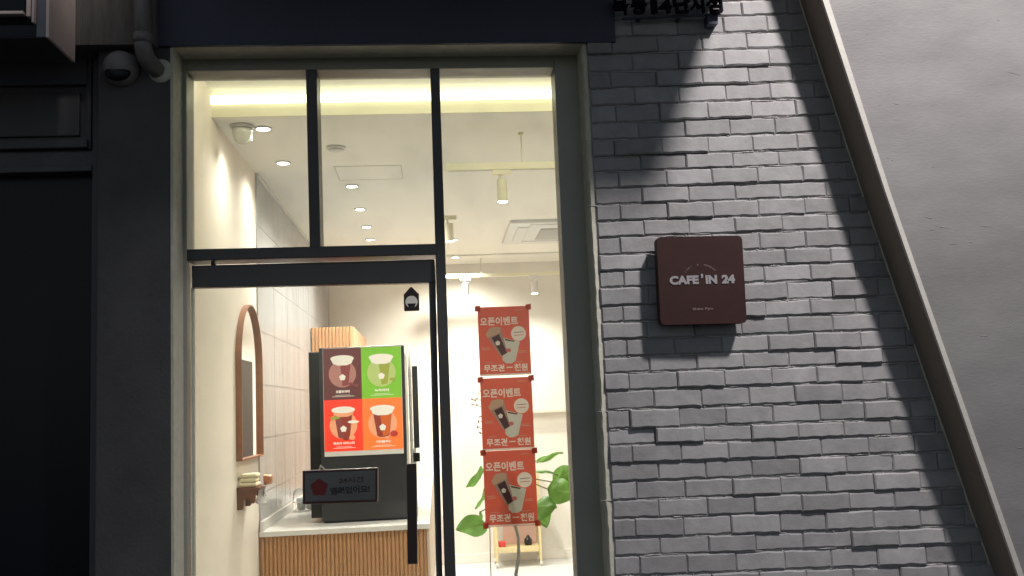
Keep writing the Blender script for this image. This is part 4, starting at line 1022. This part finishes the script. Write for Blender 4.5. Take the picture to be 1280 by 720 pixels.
def leaf(p_base, p_tip, width, roll, curl=0.02, seed=0, yb=yv, yt2=None):
    """big heart-shaped leaf with a folded midrib"""
    a, b = Vector(p_base), Vector(p_tip); L_ = (b - a).length; d = (b - a).normalized()
    s = d.cross(Vector((0, -1, 0))); s = s.normalized() if s.length > 1e-3 else Vector((1, 0, 0))
    nrm = s.cross(d).normalized(); s2 = (s * math.cos(roll) + nrm * math.sin(roll)); n2 = s2.cross(d).normalized()
    bm = B(); N = 12; K = 3; rows_ = []
    for i in range(N + 1):
        t = i / N; wd = width * (math.sin(math.pi * min(1, (t + 0.06) / 1.06) ** 0.72) ** 0.85) if 0 < t < 1 else 0.0008
        c0 = a + d * L_ * t + n2 * curl * math.sin(math.pi * t) 
        r_ = []
        for k in range(-K, K + 1):
            q_ = k / K; r_.append(bm.verts.new(c0 + s2 * q_ * wd / 2 + n2 * (-0.16 * wd * abs(q_) ** 1.3 + 0.006 * math.sin(9 * t + 4 * q_ + seed)) - d * abs(q_) * 0.06 * L_ * (1 - t) * (1 if t < .3 else 0)))
        rows_.append(r_)
    for i in range(N):
        for k in range(2 * K): bm.faces.new((rows_[i][k], rows_[i][k + 1], rows_[i + 1][k + 1], rows_[i + 1][k]))
    lf = obj('leaf', bm, M['leaf'], plt, smooth=True)
    rb = B(); tube(rb, [a + d * L_ * t + n2 * (curl * math.sin(math.pi * t) + 0.0005) for t in (0, .2, .4, .6, .8, .97)], [.0022, .002, .0016, .0013, .001, .0005], 6)
    obj('midrib', rb, MATS.get('midrib_green') or mat('midrib_green', (0.36, 0.48, 0.18), 0.5), lf, smooth=True)
    return lf
def petiole(p, q_):
    bm = B(); m_ = (Vector(p) + Vector(q_)) / 2 + Vector((0, 0, 0.012)); tube(bm, [p, m_, q_], 0.0028, 6); obj('leaf_stalk', bm, MATS.get('stalk') or mat('stalk', (0.14, 0.20, 0.06), 0.5), plt, smooth=True)
V = lambda px, py, dy=0.0: F(px, py, yv + dy)
LV = [((604, 588, 0.05), (583, 609, -0.05), 0.085, 0.9), ((608, 610, 0.0), (594, 636, 0.1), 0.05, 1.1),
      ((604, 655, -0.05), (570, 662, 0.05), 0.125, 0.25), ((668, 590, 0.1), (697, 594, -0.08), 0.030, 1.2),
      ((672, 578, -0.1), (704, 566, 0.1), 0.040, 1.0), ((693, 603, 0.1), (722, 586, 0.0), 0.13, 0.45),
      ((686, 612, 0.0), (722, 617, -0.1), 0.135, 0.15), ((668, 634, 0.05), (696, 634, -0.05), 0.13, 0.5),
      ((672, 628, 0.12), (684, 660, 0.1), 0.11, -0.3), ((600, 640, .1), (596, 660, 0.15), 0.03, 0.9), ((640, 645, -0.72), (631, 578, -0.80), 0.10, 0.1)]  # last leaf is added close behind the lowest poster to block its backlight
hubs = [V(641, 625), V(643, 600), V(648, 570)]
for i, (b0, t0, wd, rl) in enumerate(LV):
    pb_, pt_ = V(*b0), V(*t0); leaf(pb_, pt_, wd, rl, 0.015, i)
    petiole(min(hubs, key=lambda h: (h - pb_).length), pb_)
# dried twigs spray left of the middle poster
tw = thing('dried_twig_spray', 'thin dried twigs with tiny leaves left of the middle poster', 'dried plant', tuple(V(606, 520, 1.0)))
bm = B()
for (x0, y0, x1, y1) in ((612, 505, 588, 499), (612, 515, 589, 505), (612, 525, 600, 521), (612, 533, 598, 526), (610, 545, 597, 533), (608, 550, 600, 540), (600, 488, 597, 497)):
    tube(bm, [V(x0, y0, 1.0), V((x0 + x1) / 2, (y0 + y1) / 2 - 2, 1.0), V(x1, y1, 1.0)], 0.0022, 5)
tube(bm, [V(612, 490, 1.0), V(611, 520, 1.0), V(610, 570, 1.0), V(612, 640, 1.0)], 0.003, 6)
tube(bm, [V(612, 640, 1.0), V(613, 700, 1.0), Vector((V(613, 700, 1.0).x, yv + 1.0, 0.2))], 0.003, 6)
obj('twig', bm, mat('twig_brown', (0.16, 0.10, 0.06), 0.7), tw)
bm = B()
for (px, py) in ((590, 499), (594, 501), (591, 506), (596, 506), (600, 521), (598, 527), (597, 534), (600, 541), (596, 498)):
    c = V(px, py, 1.0); bmesh.ops.create_icosphere(bm, subdivisions=1, radius=1, matrix=Matrix.Translation(c) @ Matrix.Rotation(random.uniform(0, 3), 4, 'Y') @ Matrix.Diagonal((0.011, 0.004, 0.005, 1)))
obj('dried_leaf', bm, mat('dried_leaf_brown', (0.22, 0.13, 0.08), 0.8), tw)
bm = B(); lathe(bm, (V(613, 700, 1.0).x, yv + 1.0, 0.0), [(0.06, 0.001), (0.085, 0.16), (0.05, 0.26), (0.04, 0.26), (0.0, 0.2)], 20); obj('vase', bm, MATS['pot_white'], tw, smooth=True)

# soft general light of the room: one flat ceiling panel further back, out of sight from the street
print('bricks', nb)
